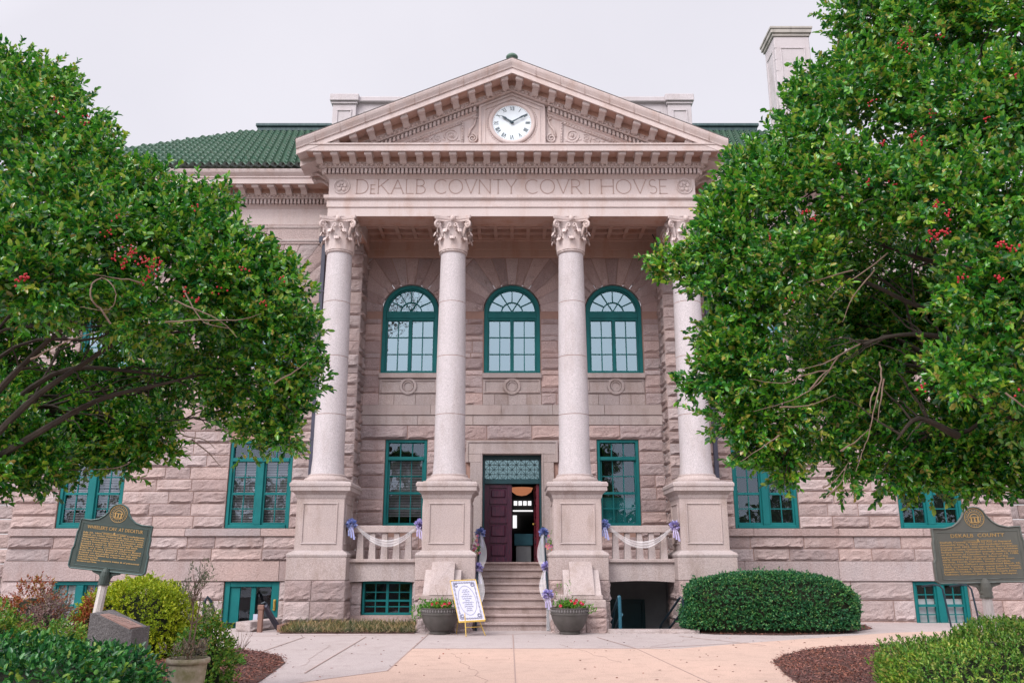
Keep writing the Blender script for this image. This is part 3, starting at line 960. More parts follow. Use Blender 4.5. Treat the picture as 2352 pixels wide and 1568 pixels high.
def pedestal(xc):
    y = YC
    m, rg, md = MB(), MB(), MB()
    hd, hc, hp = .555, .69, .68
    m.box(xc - hp, xc + hp, y - hp, y + hp, 1.05, 1.56, .012)
    m.box(xc - hd, xc + hd, y - hd, y + hd, 1.70, 2.93, .012)
    sq = lambda h: [(xc - h, y - h), (xc + h, y - h), (xc + h, y + h), (xc - h, y + h)]
    md2 = MB()
    def ring(prof):
        (md if prof[0][1] < 2 else md2).loft([[(a, b, z) for a, b in sq(h)] for h, z in prof])
    ring([(hc - .01, 1.56), (hc, 1.57), (hc + .005, 1.61), (hc - .03, 1.655), (hd + .05, 1.68), (hd + .02, 1.705), (hd, 1.71)])
    ring([(hd, 2.86), (hd + .02, 2.90), (hd + .03, 2.96), (hd + .09, 3.02), (hc - .01, 3.04), (hc, 3.045), (hc, 3.13), (hc + .02, 3.15), (hc + .02, 3.21), (hc - .01, 3.25)])
    for f_ in (Frame((xc, y - hd, 0), (1, 0, 0), (0, -1, 0)), Frame((xc - hd, y, 0), (0, -1, 0), (-1, 0, 0)), Frame((xc + hd, y, 0), (0, 1, 0), (1, 0, 0))):
        frame_strip(m, f_, -.41, .41, 1.84, 2.78, .04, .024)
        frame_strip(m, f_, -.33, .33, 1.93, 2.69, .02, .014)
        for zj in (2.28,): m.add([f_.p(-.555, zj - .002, .0015), f_.p(.555, zj - .002, .0015), f_.p(.555, zj + .003, .0015), f_.p(-.555, zj + .003, .0015)], [(0, 1, 2, 3)])
    zs = [-.12, .16, .60, 1.05]
    for f_ in (Frame((xc, y - hp, 0), (1, 0, 0), (0, -1, 0)), Frame((xc - hp, y, 0), (0, -1, 0), (-1, 0, 0)), Frame((xc + hp, y, 0), (0, 1, 0), (1, 0, 0))):
        for a, b in zip(zs[:-1], zs[1:]): course(rg, f_, -hp, hp, a, b, [], True, .5, 1.0, .045)
    rg.box(xc - hp + .015, xc + hp - .015, y - hp + .015, y + hp - .015, -.2, 1.05)
    o = m.build("pedestal", M['smooth'], house)
    md.build("base_moulding", M['smooth'], o)
    md2.build("cap_moulding", M['smooth'], o)
    rg.build("rock_faced_base", M['rough'], o)
    return o
def capital_mesh():
    m = MB()
    m.lathe([(.325, 0), (.34, .005), (.355, .03), (.34, .055), (.315, .06), (.315, .35), (.33, .6), (.37, .74), (.42, .80), (.40, .82), (.1, .82)], n=32)
    def leaf(an, h, wd, r0, curl):
        rings = []
        c, s_ = math.cos(an), math.sin(an)
        for i in range(9):
            t = i / 8
            if t < .72:
                z = .06 + h * t / .72 * .95
                r = r0 + .02 + .03 * t
            else:
                b = (t - .72) / .28 * R(210)
                z = .06 + h * .95 + curl * math.sin(b) * .9
                r = r0 + .042 + curl * (1 - math.cos(b)) * 1.1
            ww = wd * (1 - .15 * math.cos(t * 9)) * (1.0 if t < .7 else 1 - .55 * (t - .7) / .3) / 2
            th = .022
            px_, py_ = -s_, c
            rings.append([(c * r + px_ * ww * .95, s_ * r + py_ * ww * .95, z), (c * (r + th) + px_ * ww * .4, s_ * (r + th) + py_ * ww * .4, z), (c * (r + th * .4), s_ * (r + th * .4), z + .004), (c * (r + th) - px_ * ww * .4, s_ * (r + th) - py_ * ww * .4, z), (c * r - px_ * ww * .95, s_ * r - py_ * ww * .95, z), (c * (r - .02), s_ * (r - .02), z)])
        m.loft(rings)
    for k in range(8): leaf(2 * math.pi * k / 8, .27, .24, .315, .06)
    for k in range(8): leaf(2 * math.pi * (k + .5) / 8, .46, .22, .325, .075)
    for k in range(4):                              # corner volutes and inner helices
        an = math.pi / 4 + k * math.pi / 2
        c, s_ = math.cos(an), math.sin(an)
        pts, rad = [], []
        for i in range(26):
            t = i / 25
            if t < .35:
                q = t / .35
                r, z = .36 + .08 * q + .06 * q * q, .42 + .30 * q
            else:
                q = (t - .35) / .65
                b = R(165) - q * R(520)
                rr = .105 * (1 - .78 * q)
                r, z = .565 + math.cos(b) * rr - .02, .70 + math.sin(b) * rr
            pts.append((c * r, s_ * r, z))
            rad.append(.036 - .012 * t)
        m.tube(pts, rad, 7)
        m.ball((c * .545, s_ * .545, .70), .035, 8)
        for sg in (-1, 1):
            pts = []
            fa = an + sg * math.pi / 4
            tx, ty = -math.sin(fa) * -sg, math.cos(fa) * -sg
            for i in range(16):
                t = i / 15
                if t < .4: d_, z = .20 - .08 * t / .4, .45 + .24 * t / .4
                else:
                    b = R(20) + (t - .4) / .6 * R(400)
                    rr = .06 * (1 - .7 * (t - .4) / .6)
                    d_, z = .075 + math.cos(b) * rr * .8, .68 + math.sin(b) * rr
                pts.append((math.cos(fa) * .41 - tx * 0 + tx * d_, math.sin(fa) * .41 + ty * d_, z))
            m.tube(pts, .02, 5)
    def abacus(z0, z1, h0, h1):
        rings = []
        for z, h in ((z0, h0), (z1, h1)):
            ring = []
            for k in range(4):
                a = -math.pi * 3 / 4 + k * math.pi / 2
                a2 = a + math.pi / 2
                A = Vector((math.cos(a), math.sin(a), 0)) * h * 1.36
                B = Vector((math.cos(a2), math.sin(a2), 0)) * h * 1.36
                mid = Vector((math.cos((a + a2) / 2), math.sin((a + a2) / 2), 0))
                for i in range(9):
                    t = .05 + .9 * i / 8
                    p = A.lerp(B, t) - mid * (.13 * 4 * t * (1 - t)) * h / .5
                    ring.append((p.x, p.y, z))
            rings.append(ring)
        m.loft(rings)
    abacus(.80, .855, .465, .48)
    abacus(.855, .93, .50, .515)
    for k in range(4):
        a = k * math.pi / 2
        m.ball((math.cos(a) * .40, math.sin(a) * .40, .86), .075, 8, (1, 1, 1.1))
        m.ball((math.cos(a) * .44, math.sin(a) * .44, .855), .035, 6)
    return m
cap_mesh = None
def column(xc):
    global cap_mesh
    z0, z1 = 3.455, 9.05
    m = MB()
    prof = []
    joints = (4.9, 6.35, 7.75)
    zs = sorted([z0 + (z1 - z0) * i / 14 for i in range(15)] + [j + d for j in joints for d in (-.008, -.004, .004, .008)])
    for z in zs:
        t = (z - z0) / (z1 - z0)
        r = .372 - .058 * (max(0, t - .15) / .85) ** 1.5
        if any(abs(z - j) < .006 for j in joints): r -= .014
        if t < .03: r += .03 * (1 - t / .03)
        prof.append((r, z))
    m.lathe(prof, (xc, YC, 0), 40)
    o = m.build("column", M['column'], house, ang=40)
    for j in joints:
        r = .372 - .058 * (max(0, (j - z0) / (z1 - z0) - .15) / .85) ** 1.5
        MB().lathe([(r - .03, j - .005), (r - .002, j - .005), (r - .002, j + .005), (r - .03, j + .005)], (xc, YC, 0), 40).build("drum_joint", M['mortar'], o)
    b = MB()
    b.lathe([(.53, 3.25), (.555, 3.29), (.555, 3.33), (.53, 3.37), (.475, 3.385), (.455, 3.41), (.45, 3.425), (.455, 3.44), (.43, 3.465), (.37, 3.47)], (xc, YC, 0), 40)
    b.box(xc - .56, xc + .56, YC - .56, YC + .56, 3.245, 3.275, .006)
    b.build("column_base", M['smooth'], o, ang=50)
    if cap_mesh is None:
        c = capital_mesh().build("capital", M['terra'], o, ang=45)
        cap_mesh = c.data
    else: c = link(bpy.data.objects.new("capital", cap_mesh), o)
    c.location = (xc, YC, 9.05)
    return o
for x in COLS:
    pedestal(x)
    column(x)

# --- balustrades between the pedestals
for sx in (-1, 1):
    x0, x1 = (-3.75, -2.19) if sx < 0 else (2.19, 3.75)
    yb = 20.22
    m = MB()
    m.box(x0 - .1, x1 + .1, yb - .11, yb + .13, 2.11, 2.27, .012)
    o = m.build("balustrade", M['smooth'], house)
    sill = MB()
    sill.box(x0 - .01, x1 + .01, yb - .15, yb + .2, 1.44, 1.515, .01)
    sill.build("balustrade_sill", M['smooth'], o)
    for k in range(5):
        bx = x0 + .22 + (x1 - x0 - .44) * k / 4
        b = MB()
        b.loft([[(bx - h, yb - h, z), (bx + h, yb - h, z), (bx + h, yb + h, z), (bx - h, yb + h, z)] for h, z in ((.082, 1.515), (.078, 1.6), (.058, 2.11))])
        b.build("baluster", M['smooth'], o)
    # beam under the balustrade with a shallow arched soffit
    bm_ = MB()
    arc = 0.03
    pts = [(x0, yb - .08, 1.44), (x1, yb - .08, 1.44)] + [(x1 + (x0 - x1) * i / 8, yb - .08, 1.0 + arc * math.sin(math.pi * i / 8)) for i in range(9)]
    bm_.prism(pts, (0, .5, 0))
    bm_.build("lintel", M['smooth'], o)
# basement window on the left, under the balustrade
fr = Frame((0, 20.26, 0), (1, 0, 0), (0, -1, 0))
m = MB()
for a, b in ((-3.75, -3.47), (-2.31, -2.19)):
    for c, d in ((.0, .5), (.5, 1.0)): course(m, fr, a, b, c, d, [], True, .4, .8, .03)
m.box(-3.75, -2.19, 20.2, 20.5, -.1, .27)
m.build("basement_wall", M['rough'], house)
def basement_sash(xc, z0, z1, hw, y):
    f = MB()
    f.box(xc - hw, xc - hw + .06, y, y + .14, z0, z1, .008)
    f.box(xc + hw - .06, xc + hw, y, y + .14, z0, z1, .008)
    f.box(xc - hw + .06, xc + hw - .06, y, y + .14, z1 - .06, z1, .008)
    f.box(xc - hw + .06, xc + hw - .06, y, y + .14, z0, z0 + .05, .008)
    zm = z0 + (z1 - z0) * .42
    f.box(xc - hw + .06, xc + hw - .06, y + .05, y + .1, zm - .022, zm + .022)
    f.box(xc - .03, xc + .03, y + .04, y + .11, z0 + .05, z1 - .06)
    for s_ in (-1, 1):
        for q in (.5,):
            xx = xc + s_ * (hw - .06 + .03) * q
            f.box(xx - .012, xx + .012, y + .06, y + .09, z0 + .05, z1 - .06)
    for q in ((z0 + .05 + zm) / 2, (z1 - .06 + zm) / 2): f.box(xc - hw + .06, xc + hw - .06, y + .061, y + .089, q - .012, q + .012)
    o = f.build("basement_window", M['teal'], house)
    MB().quad((xc - hw, y + .075, z0), (xc + hw, y + .075, z0), (xc + hw, y + .075, z1), (xc - hw, y + .075, z1)).build("pane", M['glass'], o)
    MB().box(xc - hw, xc + hw, y + .4, y + .45, z0, z1).build("dark_room", M['dark'], o)
basement_sash(-2.89, .27, 1.02, .58, 20.34)

# --- entablature
def Zy(py, o): return zz(py, YE - o)
ar = MB()
prof = [(0, Z_ARCH), (0, 10.22), (.03, 10.225), (.03, 10.40), (.05, 10.41), (.09, 10.44), (.10, 10.46), (.10, 10.53), (.02, 10.54), (-.7, 10.54), (-.7, 10.0), (-.62, Z_ARCH)]
sweep(ar, [(-XE, YW), (-XE, YE), (XE, YE), (XE, YW)], prof)
arch = ar.build("architrave", M['terra'], house)
so = MB()                                           # sunk panels on the underside, between columns
for i in range(3):
    a, b = COLS[i] + .52, COLS[i + 1] - .52
    for q in ((a, b, YE + .10, YE + .13), (a, b, YE + .57, YE + .60), (a, a + .03, YE + .13, YE + .57), (b - .03, b, YE + .13, YE + .57)):
        so.box(*q, Z_ARCH - .018, Z_ARCH + .01)
so.box(COLS[0] + .45, COLS[3] - .45, YE + .005, YE + .66, Z_ARCH - .004, Z_ARCH - .002)
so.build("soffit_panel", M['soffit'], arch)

WPATH = [(-XEND, 30), (-XEND, YW), (-XE, YW), (-XE, YE), (XE, YE), (XE, YW), (XEND, YW), (XEND, 30)]
fz = MB()
sweep(fz, WPATH, [(0, Z_FR), (0, Z_FRT), (-.6, Z_FRT), (-.6, Z_FR)])
frieze = fz.build("frieze", M['terra'], house)
cn = MB()
sweep(cn, WPATH, [(0, 11.0), (.05, 11.06), (.07, 11.065), (.11, 11.085), (.115, 11.09), (.06, 11.092), (.06, 11.235), (.19, 11.24), (.21, 11.26), (.21, 11.30), (.25, 11.36), (.25, Z_SOF), (.66, Z_SOF), (.66, Z_SOF - .05), (.68, Z_SOF - .052), (.70, Z_SOF - .045), (.70, 11.60), (.73, 11.62), (.73, 11.655), (.70, Z_TOP), (-.5, Z_TOP), (-.5, 11.0)])
XM = XE + .25
def runs(path):
    for i in range(len(path) - 1):
        yield Vector((*path[i], 0)), Vector((*path[i + 1], 0))
def along(path, off, pitch, fn, skip_first=True):
    p = [Vector((*q, 0)) for q in path]
    for i in range(1, len(p) - 2):
        d = (p[i + 1] - p[i])
        u = d.normalized()
        n = Vector((u.y, -u.x, 0))
        # offset ends so that runs meet at the mitres
        def turn(a, b): return a.x * b.y - a.y * b.x
        da = (p[i] - p[i - 1]).normalized()
        db = (p[i + 2] - p[i + 1]).normalized()
        ea = off * (1 if turn(da, u) > 0 else -1)
        eb = off * (1 if turn(u, db) > 0 else -1)
        A = p[i] - u * ea + n * off
        L = d.length + ea + eb
        k = max(1, int(L / pitch))
        for j in range(k): fn(A + u * (L * (j + .5) / k), u, n)
def dentil(mb, c, u, n, z0, z1, wd=.060, dp=.125):
    a = c - u * wd / 2
    mb.prism([a + Vector((0, 0, z0)), a + u * wd + Vector((0, 0, z0)), a + u * wd + Vector((0, 0, z1)), a + Vector((0, 0, z1))], n * dp)
along(WPATH, .13, .104, lambda c, u, n: dentil(cn, c - n * .075, u, n, 11.10, 11.228))
egg = MB()
along(WPATH, .225, .115, lambda c, u, n: egg.ball((c.x, c.y, 11.31), .042, 6, (1, 1, 1.15)))
cornice = cn.build("cornice", M['terra'], house)
egg.build("egg_and_dart", M['terra'], cornice, smooth=True)
# warm coloured soffit boards between the modillions
sf = MB()
sweep(sf, WPATH, [(.255, Z_SOF - .006), (.655, Z_SOF - .006), (.655, Z_SOF - .003), (.255, Z_SOF - .003)])
sweep(sf, WPATH, [(.2505, 11.372), (.254, 11.372), (.254, Z_SOF - .006), (.2505, Z_SOF - .006)])
sf.build("cornice_soffit", M['soffit'], cornice)
# modillions: scroll brackets under the corona
def modillion_mesh():
    m = MB()
    wv = .165
    P = [(.255, 0), (.63, 0), (.645, -.02), (.645, -.075), (.62, -.10), (.57, -.105), (.53, -.085), (.47, -.085), (.40, -.11), (.34, -.155), (.30, -.185), (.255, -.19)]
    m.prism([(-wv / 2, -o, z - .008) for o, z in P][::-1], (wv, 0, 0))
    m.box(-wv / 2 - .02, wv / 2 + .02, -.66, -.25, -.03, -.007, .006)
    m.tube([(-wv / 2 - .012, -.60, -.075), (wv / 2 + .012, -.60, -.075)], .042, 10)
    m.tube([(-wv / 2 - .008, -.30, -.15), (wv / 2 + .008, -.30, -.15)], .035, 8)
    return m
mod0 = modillion_mesh().build("modillion", M['terra'], cornice)
first = [True]
def put_mod(x, y, z, rz=0, shear=0, parent=None):
    if first[0]:
        o = mod0
        first[0] = False
    else:
        o = bpy.data.objects.new("modillion", mod0.data)
        link(o, parent or cornice)
    o.location = (x, y, z)
    o.rotation_euler = (0, shear, rz)
    return o
SP = .428
XS = [(k + .5) * SP for k in range(12)]
for sx in (-1, 1):
    for x in XS: put_mod(sx * x, YE, Z_SOF)
    for k in range(3): put_mod(sx * XE, YE + .12 + k * SP, Z_SOF, R(-90) if sx < 0 else R(90))
    for k in range(16): put_mod(sx * (XE + 1.05 + k * SP), YW, Z_SOF)
# lettering on the frieze
def arc_pts(cx, cy, rx, ry, a0, a1, n=12): return [(cx + rx * math.cos(R(a0 + (a1 - a0) * i / n)), cy + ry * math.sin(R(a0 + (a1 - a0) * i / n))) for i in range(n + 1)]
GL = {
 'D': (.78, [[(0, 0), (0, 1)], [(0, 1), (.3, 1)] + arc_pts(.3, .5, .48, .5, 90, -90) + [(0, 0)]]),
 'E': (.52, [[(0, 0), (0, 1)], [(0, 1), (.5, 1)], [(0, .52), (.42, .52)], [(0, 0), (.52, 0)]]),
 'K': (.72, [[(0, 0), (0, 1)], [(0, .45), (.66, 1)], [(.2, .6), (.72, 0)]]),
 'A': (.84, [[(0, 0), (.42, 1), (.84, 0)], [(.17, .38), (.67, .38)]]),
 'L': (.52, [[(0, 1), (0, 0), (.52, 0)]]),
 'B': (.60, [[(0, 0), (0, 1)], [(0, 1), (.28, 1)] + arc_pts(.28, .77, .24, .23, 90, -90, 8) + [(0, .54)], [(.28, .54)] + arc_pts(.3, .27, .30, .27, 90, -90, 8) + [(0, 0)]]),
 'C': (.84, [arc_pts(.5, .5, .5, .5, 48, 312, 20)]),
 'O': (.98, [arc_pts(.49, .5, .49, .5, 0, 360, 28)]),
 'V': (.80, [[(0, 1), (.40, 0), (.80, 1)]]),
 'N': (.78, [[(0, 0), (0, 1), (.78, 0), (.78, 1)]]),
 'T': (.74, [[(0, 1), (.74, 1)], [(.37, 1), (.37, 0)]]),
 'Y': (.74, [[(0, 1), (.37, .45), (.74, 1)], [(.37, .45), (.37, 0)]]),
 'R': (.66, [[(0, 0), (0, 1)], [(0, 1), (.28, 1)] + arc_pts(.28, .74, .28, .26, 90, -90, 8) + [(0, .48)], [(.28, .48), (.66, 0)]]),
 'H': (.80, [[(0, 0), (0, 1)], [(.80, 0), (.80, 1)], [(0, .52), (.80, .52)]]),
 'S': (.52, [arc_pts(.26, .75, .23, .25, 40, 250, 12) + arc_pts(.26, .26, .25, .26, 70, -140, 12)]),
 'I': (.0, [[(0, 0), (0, 1)]]),
 'X': (.62, [[(0, 1), (.62, 0)], [(.62, 1), (0, 0)]]),
}
def ribbon(mb, p0, p1, wd, y, th):
    a, b = Vector((p0[0], 0, p0[1])), Vector((p1[0], 0, p1[1]))
    if (b - a).length < 1e-4: return
    mb.bar((a.x, y, a.z), (b.x, y, b.z), wd, th)
def letters(mb, text, x0, x1, z0, h, y, wd, small=(), th=.008, serif=.13):
    gap = .20
    tot = sum(GL[c][0] * (.62 if i in small else 1) for i, c in enumerate(text)) + gap * (len(text) - 1)
    sx = (x1 - x0) / tot
    x = x0
    for i, c in enumerate(text):
        k = .62 if i in small else 1
        gw, strokes = GL[c]
        for s_ in strokes:
            pts = [(x + p[0] * sx * k, z0 + p[1] * h * k) for p in s_]
            for a, b in zip(pts[:-1], pts[1:]): ribbon(mb, a, b, wd, y, th)
            for e, q in ((s_[0], s_[1]), (s_[-1], s_[-2])):
                if e[1] in (0, 1) and abs(e[1] - q[1]) > .2:
                    px_, pz_ = x + e[0] * sx * k, z0 + e[1] * h * k
                    ribbon(mb, (px_ - serif * h * .5, pz_), (px_ + serif * h * .5, pz_), wd * .7, y, th)
        x += (gw * k + gap) * sx
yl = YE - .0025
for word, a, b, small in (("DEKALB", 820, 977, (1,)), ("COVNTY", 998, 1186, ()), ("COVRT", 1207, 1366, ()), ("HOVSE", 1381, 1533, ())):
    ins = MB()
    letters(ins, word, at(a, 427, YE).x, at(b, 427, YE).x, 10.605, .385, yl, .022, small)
    ins.build("inscription", M['groove'], frieze)  # dark proud strips: shade and dirt of cut letters put into the colour
for px in (785, 1572):
    c = at(px, 428, YE)
    rs = MB()
    for r0, t in ((.20, .022), (.16, .010)):
        rs.tube([(c.x + r0 * math.cos(2 * math.pi * k / 32), YE - .004, 10.80 + r0 * math.sin(2 * math.pi * k / 32)) for k in range(33)], t, 6, False)
    for k in range(5):
        a = R(90 + 72 * k)
        rs.ball((c.x + .09 * math.cos(a), YE - .005, 10.80 + .09 * math.sin(a)), .055, 8, (1, .5, 1))
    rs.ball((c.x, YE - .015, 10.80), .03, 8)
    rs.build("rosette", M['terra'], frieze, smooth=True)

# --- pediment
def rake(mb, prof, x_in, x_out, z0=None):
    """profile of (outward offset, height at the apex line) run down both slopes"""
    for sx in (-1, 1):
        rings = []
        for x in (x_in, x_out):
            rings.append([(sx * x, YE - o, h - SL * x) for o, h in prof])
        mb.loft(rings if sx > 0 else [r for r in rings])
rk = MB()
rake(rk, [(.258, 13.55), (.258, 13.71), (.667, 13.71), (.667, 13.66), (.709, 13.66), (.709, 13.80), (.739, 13.81), (.749, 13.84), (.80, 13.93), (.82, 13.99), (.82, 14.03), (-.3, 14.03), (-.3, 13.55)], 0, 5.43)
for sx in (-1, 1):
    xa_, xb_ = sorted((sx * 4.9, sx * 5.425))
    rk.box(xa_, xb_, YE - .695, YE + .3, Z_TOP + .001, 11.74)
raking = rk.build("raking_cornice", M['terra'], house)
rk2 = MB()
rake(rk2, [(.0, 13.19), (.05, 13.22), (.07, 13.26), (.12, 13.28), (.12, 13.30), (.07, 13.302), (.07, 13.445), (.19, 13.45), (.21, 13.47), (.21, 13.51), (.25, 13.57), (-.2, 13.57), (-.2, 13.19)], .93, 4.45)
rake(rk2, [(.13, 13.44), (.19, 13.45), (.21, 13.47), (.21, 13.51), (.25, 13.57), (-.2, 13.57), (-.2, 13.44)], 0, .93)
for sx in (-1, 1):
    k = .98
    while k < 4.2:
        zc = 13.31 - SL * k
        rk2.prism([(sx * (k - .03), YE - .06, zc + .004), (sx * (k + .03), YE - .06, zc - SL * .06 + .004), (sx * (k + .03), YE - .06, zc + .118 - SL * .06), (sx * (k - .03), YE - .06, zc + .118)], (0, -.12, 0))
        k += .104
rk2.build("raking_bed_moulding", M['terra'], raking)
eg = MB()
for sx in (-1, 1):
    k = .06
    while k < 4.5:
        eg.ball((sx * k, YE - .225, 13.515 - SL * k), .042, 6, (1, 1, 1.15))
        k += .115
eg.build("egg_and_dart", M['terra'], raking, smooth=True)
sf = MB()
rake(sf, [(.255, 13.704), (.655, 13.704), (.655, 13.707), (.255, 13.707)], 0, 5.0)
rake(sf, [(.2585, 13.575), (.262, 13.575), (.262, 13.70), (.2585, 13.70)], 0, 4.7)
sf.build("cornice_soffit", M['soffit'], raking)
for sx in (-1, 1):
    for x in XS[:11] :
        o = put_mod(sx * x, YE, 13.71 - SL * x - .005, 0, 0, raking)
        o.rotation_euler = (0, sx * math.atan(SL) * .75, 0)
# joints of the sima and a copper drip edge
dj = MB()
for sx in (-1, 1):
    for k in range(1, 9):
        x = k * .62
        dj.bar((sx * x, YE - .745, 13.80 - SL * x), (sx * x, YE - .815, 14.0 - SL * x), .008, .02, (0, -1, .6))
dj.build("stone_joint", M['groove'], raking)
gr = MB()
rake(gr, [(.83, 14.031), (.83, 14.045), (-5.5, 14.045), (-5.5, 14.031)], 0, 5.45)
pr = gr.build("pediment_roof", plain("grey_slate", (.16, .14, .14), (.08, .08, .08), 5, .8), house)
ge = MB()
for sx in (-1, 1):
    ge.box(min(sx * 5.42, sx * 5.45), max(sx * 5.42, sx * 5.45), YE - .78, YW - .75, 11.675, 11.74)
ge.build("drip_edge", plain("rusty_drip_edge", (.16, .06, .04), (.10, .04, .03), 6, .6), pr)
kn = MB()
kn.lathe([(.13, 0), (.13, .04), (.06, .06), (.08, .10), (.15, .14), (.16, .18), (.12, .23), (.05, .255), (.01, .26)], (0, YE - .55, 14.04), 12)
kn.build("finial", plain("green_finial", (.11, .18, .14), (.08, .14, .11), 6, .6), pr, smooth=True)

ty = MB()
ty.prism([(-4.8, YE + .1, 11.5), (4.8, YE + .1, 11.5), (0, YE + .1, 13.56)], (0, -.1, 0))
tymp = ty.build("tympanum", M['terra'], house)
# clock and its surround
zc = zz(283, YE - .1)
cs = MB()
hw_ = .87
cs.prism([(-hw_, YE - .001, 11.6), (hw_, YE - .001, 11.6), (hw_, YE - .001, 13.44 - SL * hw_ + .02), (0, YE - .001, 13.44 + .02), (-hw_, YE - .001, 13.44 - SL * hw_ + .02)], (0, -.10, 0))
for sx in (-1, 1):
    for off, wd, th in ((.0, .06, .03), (.12, .04, .02)):
        x = sx * (hw_ - .03 - off)
        cs.box(x - wd / 2, x + wd / 2, YE - .101 - th, YE - .09, 11.7, 13.40 - SL * abs(x) - off)
        cs.prism([(0, YE - .10, 13.42 - off * 1.0), (0, YE - .10, 13.36 - off * 1.0), (x, YE - .10, 13.36 - off - SL * abs(x)), (x, YE - .10, 13.42 - off - SL * abs(x))], (0, -th - .004, 0))
csur = cs.build("clock_surround", M['terra'], tymp)
def scroll(mb, cx, cz, y, r, turns, sg, t0=0, rad=.018, n=36, flat=.6):
    pts = []
    for i in range(n):
        t = i / (n - 1)
        a = t0 + sg * turns * 2 * math.pi * t
        rr = r * (1 - .88 * t)
        pts.append((cx + math.cos(a) * rr, y, cz + math.sin(a) * rr))
    mb.tube(pts, [rad * (1 - .5 * i / n) for i in range(n)], 6)
for sx in (-1, 1):
    tr = MB()
    # triangular moulded frame with acanthus scrolls
    A, B, C = (sx * 1.30, 12.02), (sx * 1.30, 12.95 - .32), (sx * 2.75, 12.02)
    for p, q in ((A, B), (B, C)):
        tr.bar((p[0], YE - .015, p[1]), (q[0], YE - .015, q[1]), .07, .04)
        n_ = int(math.dist(p, q) / .075)
        for k in range(n_):
            t = (k + .5) / n_
            tr.ball((p[0] + (q[0] - p[0]) * t, YE - .038, p[1] + (q[1] - p[1]) * t), .027, 5)
    scroll(tr, sx * 1.58, 12.24, YE - .01, .20, 2.2, sx, R(200), .022)
    scroll(tr, sx * 1.95, 12.16, YE - .01, .13, 1.8, -sx, R(120), .018)
    scroll(tr, sx * 2.22, 12.12, YE - .01, .09, 1.6, sx, R(200), .014)
    tr.ball((sx * 1.58, YE - .02, 12.24), .04, 6)
    for k in range(9):
        tr.ball((sx * (1.42 + .12 * k), YE - .005, 12.08 + .05 * math.sin(k * 2.3) + .02), .04, 5, (1.3, .5, .7))
    # console scroll beside the clock
    scroll(tr, sx * 1.03, 12.16, YE - .02, .13, 1.9, sx, R(90 if sx < 0 else 90), .03)
    scroll(tr, sx * .97, 12.75, YE - .02, .05, 1.5, -sx, 0, .02)
    tr.tube([(sx * 1.14, YE - .02, 12.2), (sx * 1.10, YE - .02, 12.4), (sx * .99, YE - .02, 12.55), (sx * .94, YE - .02, 12.72)], [.03, .035, .03, .02], 6)
    tr.build("carved_scrollwork", M['terra'], tymp, smooth=True)
ck = MB()
yk = YE - .101
ck.lathe([(.50, .0), (.52, .03), (.555, .055), (.59, .05), (.61, .03), (.625, .0)], (0, yk, zc), 48, 'y')
clock = ck.build("clock", M['terra'], house, smooth=True)
bd = MB()
for k in range(64):
    a = 2 * math.pi * k / 64
    bd.ball((math.cos(a) * .655, yk - .004, zc + math.sin(a) * .655), .02, 5)
bd.build("beaded_ring", M['terra'], clock)
MB().lathe([(.505, .0), (.505, .012), (.001, .0121)], (0, yk, zc), 48, 'y').build("clock_dial", M['dial'], clock)
nm = MB()
yn = yk - .0145
NUM = ["XII", "I", "II", "III", "IIII", "V", "VI", "VII", "VIII", "IX", "X", "XI"]
for h, t in enumerate(NUM):
    a = R(90 - 30 * h)
    er = Vector((math.cos(a), math.sin(a)))
    et = Vector((math.sin(a), -math.cos(a)))
    wid = [.0 if c == 'I' else (.052 if c == 'V' else .056) for c in t]
    gap = .024
    tot = sum(wid) + gap * (len(t) - 1)
    x = -tot / 2
    for c, wd in zip(t, wid):
        for s_ in GL[c][1]:
            for p, q in zip(s_[:-1], s_[1:]):
                sc_ = (wd / GL[c][0]) if wd else 1
                P = et * (x + p[0] * sc_) + er * (.355 + .115 * p[1])
                Q = et * (x + q[0] * sc_) + er * (.355 + .115 * q[1])
                nm.bar((P.x, yn, zc + P.y), (Q.x, yn, zc + Q.y), .014 if not (c in 'XV' and p[0] > q[0]) else .008, .004)
        x += wd + gap
for k in range(60):
    a = R(6 * k)
    nm.ball((math.cos(a) * .485, yn, zc + math.sin(a) * .485), .008, 4, (1, .4, 1))
nm.build("numerals", M['numeral'], clock)
def hand(name, ang, L, wd, y):
    m = MB()
    a = R(90 - ang)
    d = Vector((math.cos(a), math.sin(a)))
    s_ = Vector((-d.y, d.x))
    prof = [(-.06, .012), (0, wd * .8), (L * .45, wd * .5), (L * .62, wd * .95), (L * .8, wd * .55), (L, .004)]
    pts = [d * t + s_ * w_ for t, w_ in prof] + [d * t - s_ * w_ for t, w_ in prof[::-1]]
    m.prism([(p.x, y, zc + p.y) for p in pts], (0, -.008, 0))
    return m.build(name, M['numeral'], clock)
hand("clock_hand", 304, .34, .034, yk - .05)
hand("clock_hand", 60, .47, .026, yk - .065)
MB().lathe([(.03, 0), (.03, .075), (.001, .076)], (0, yk, zc), 12, 'y').build("clock_hub", M['numeral'], clock)

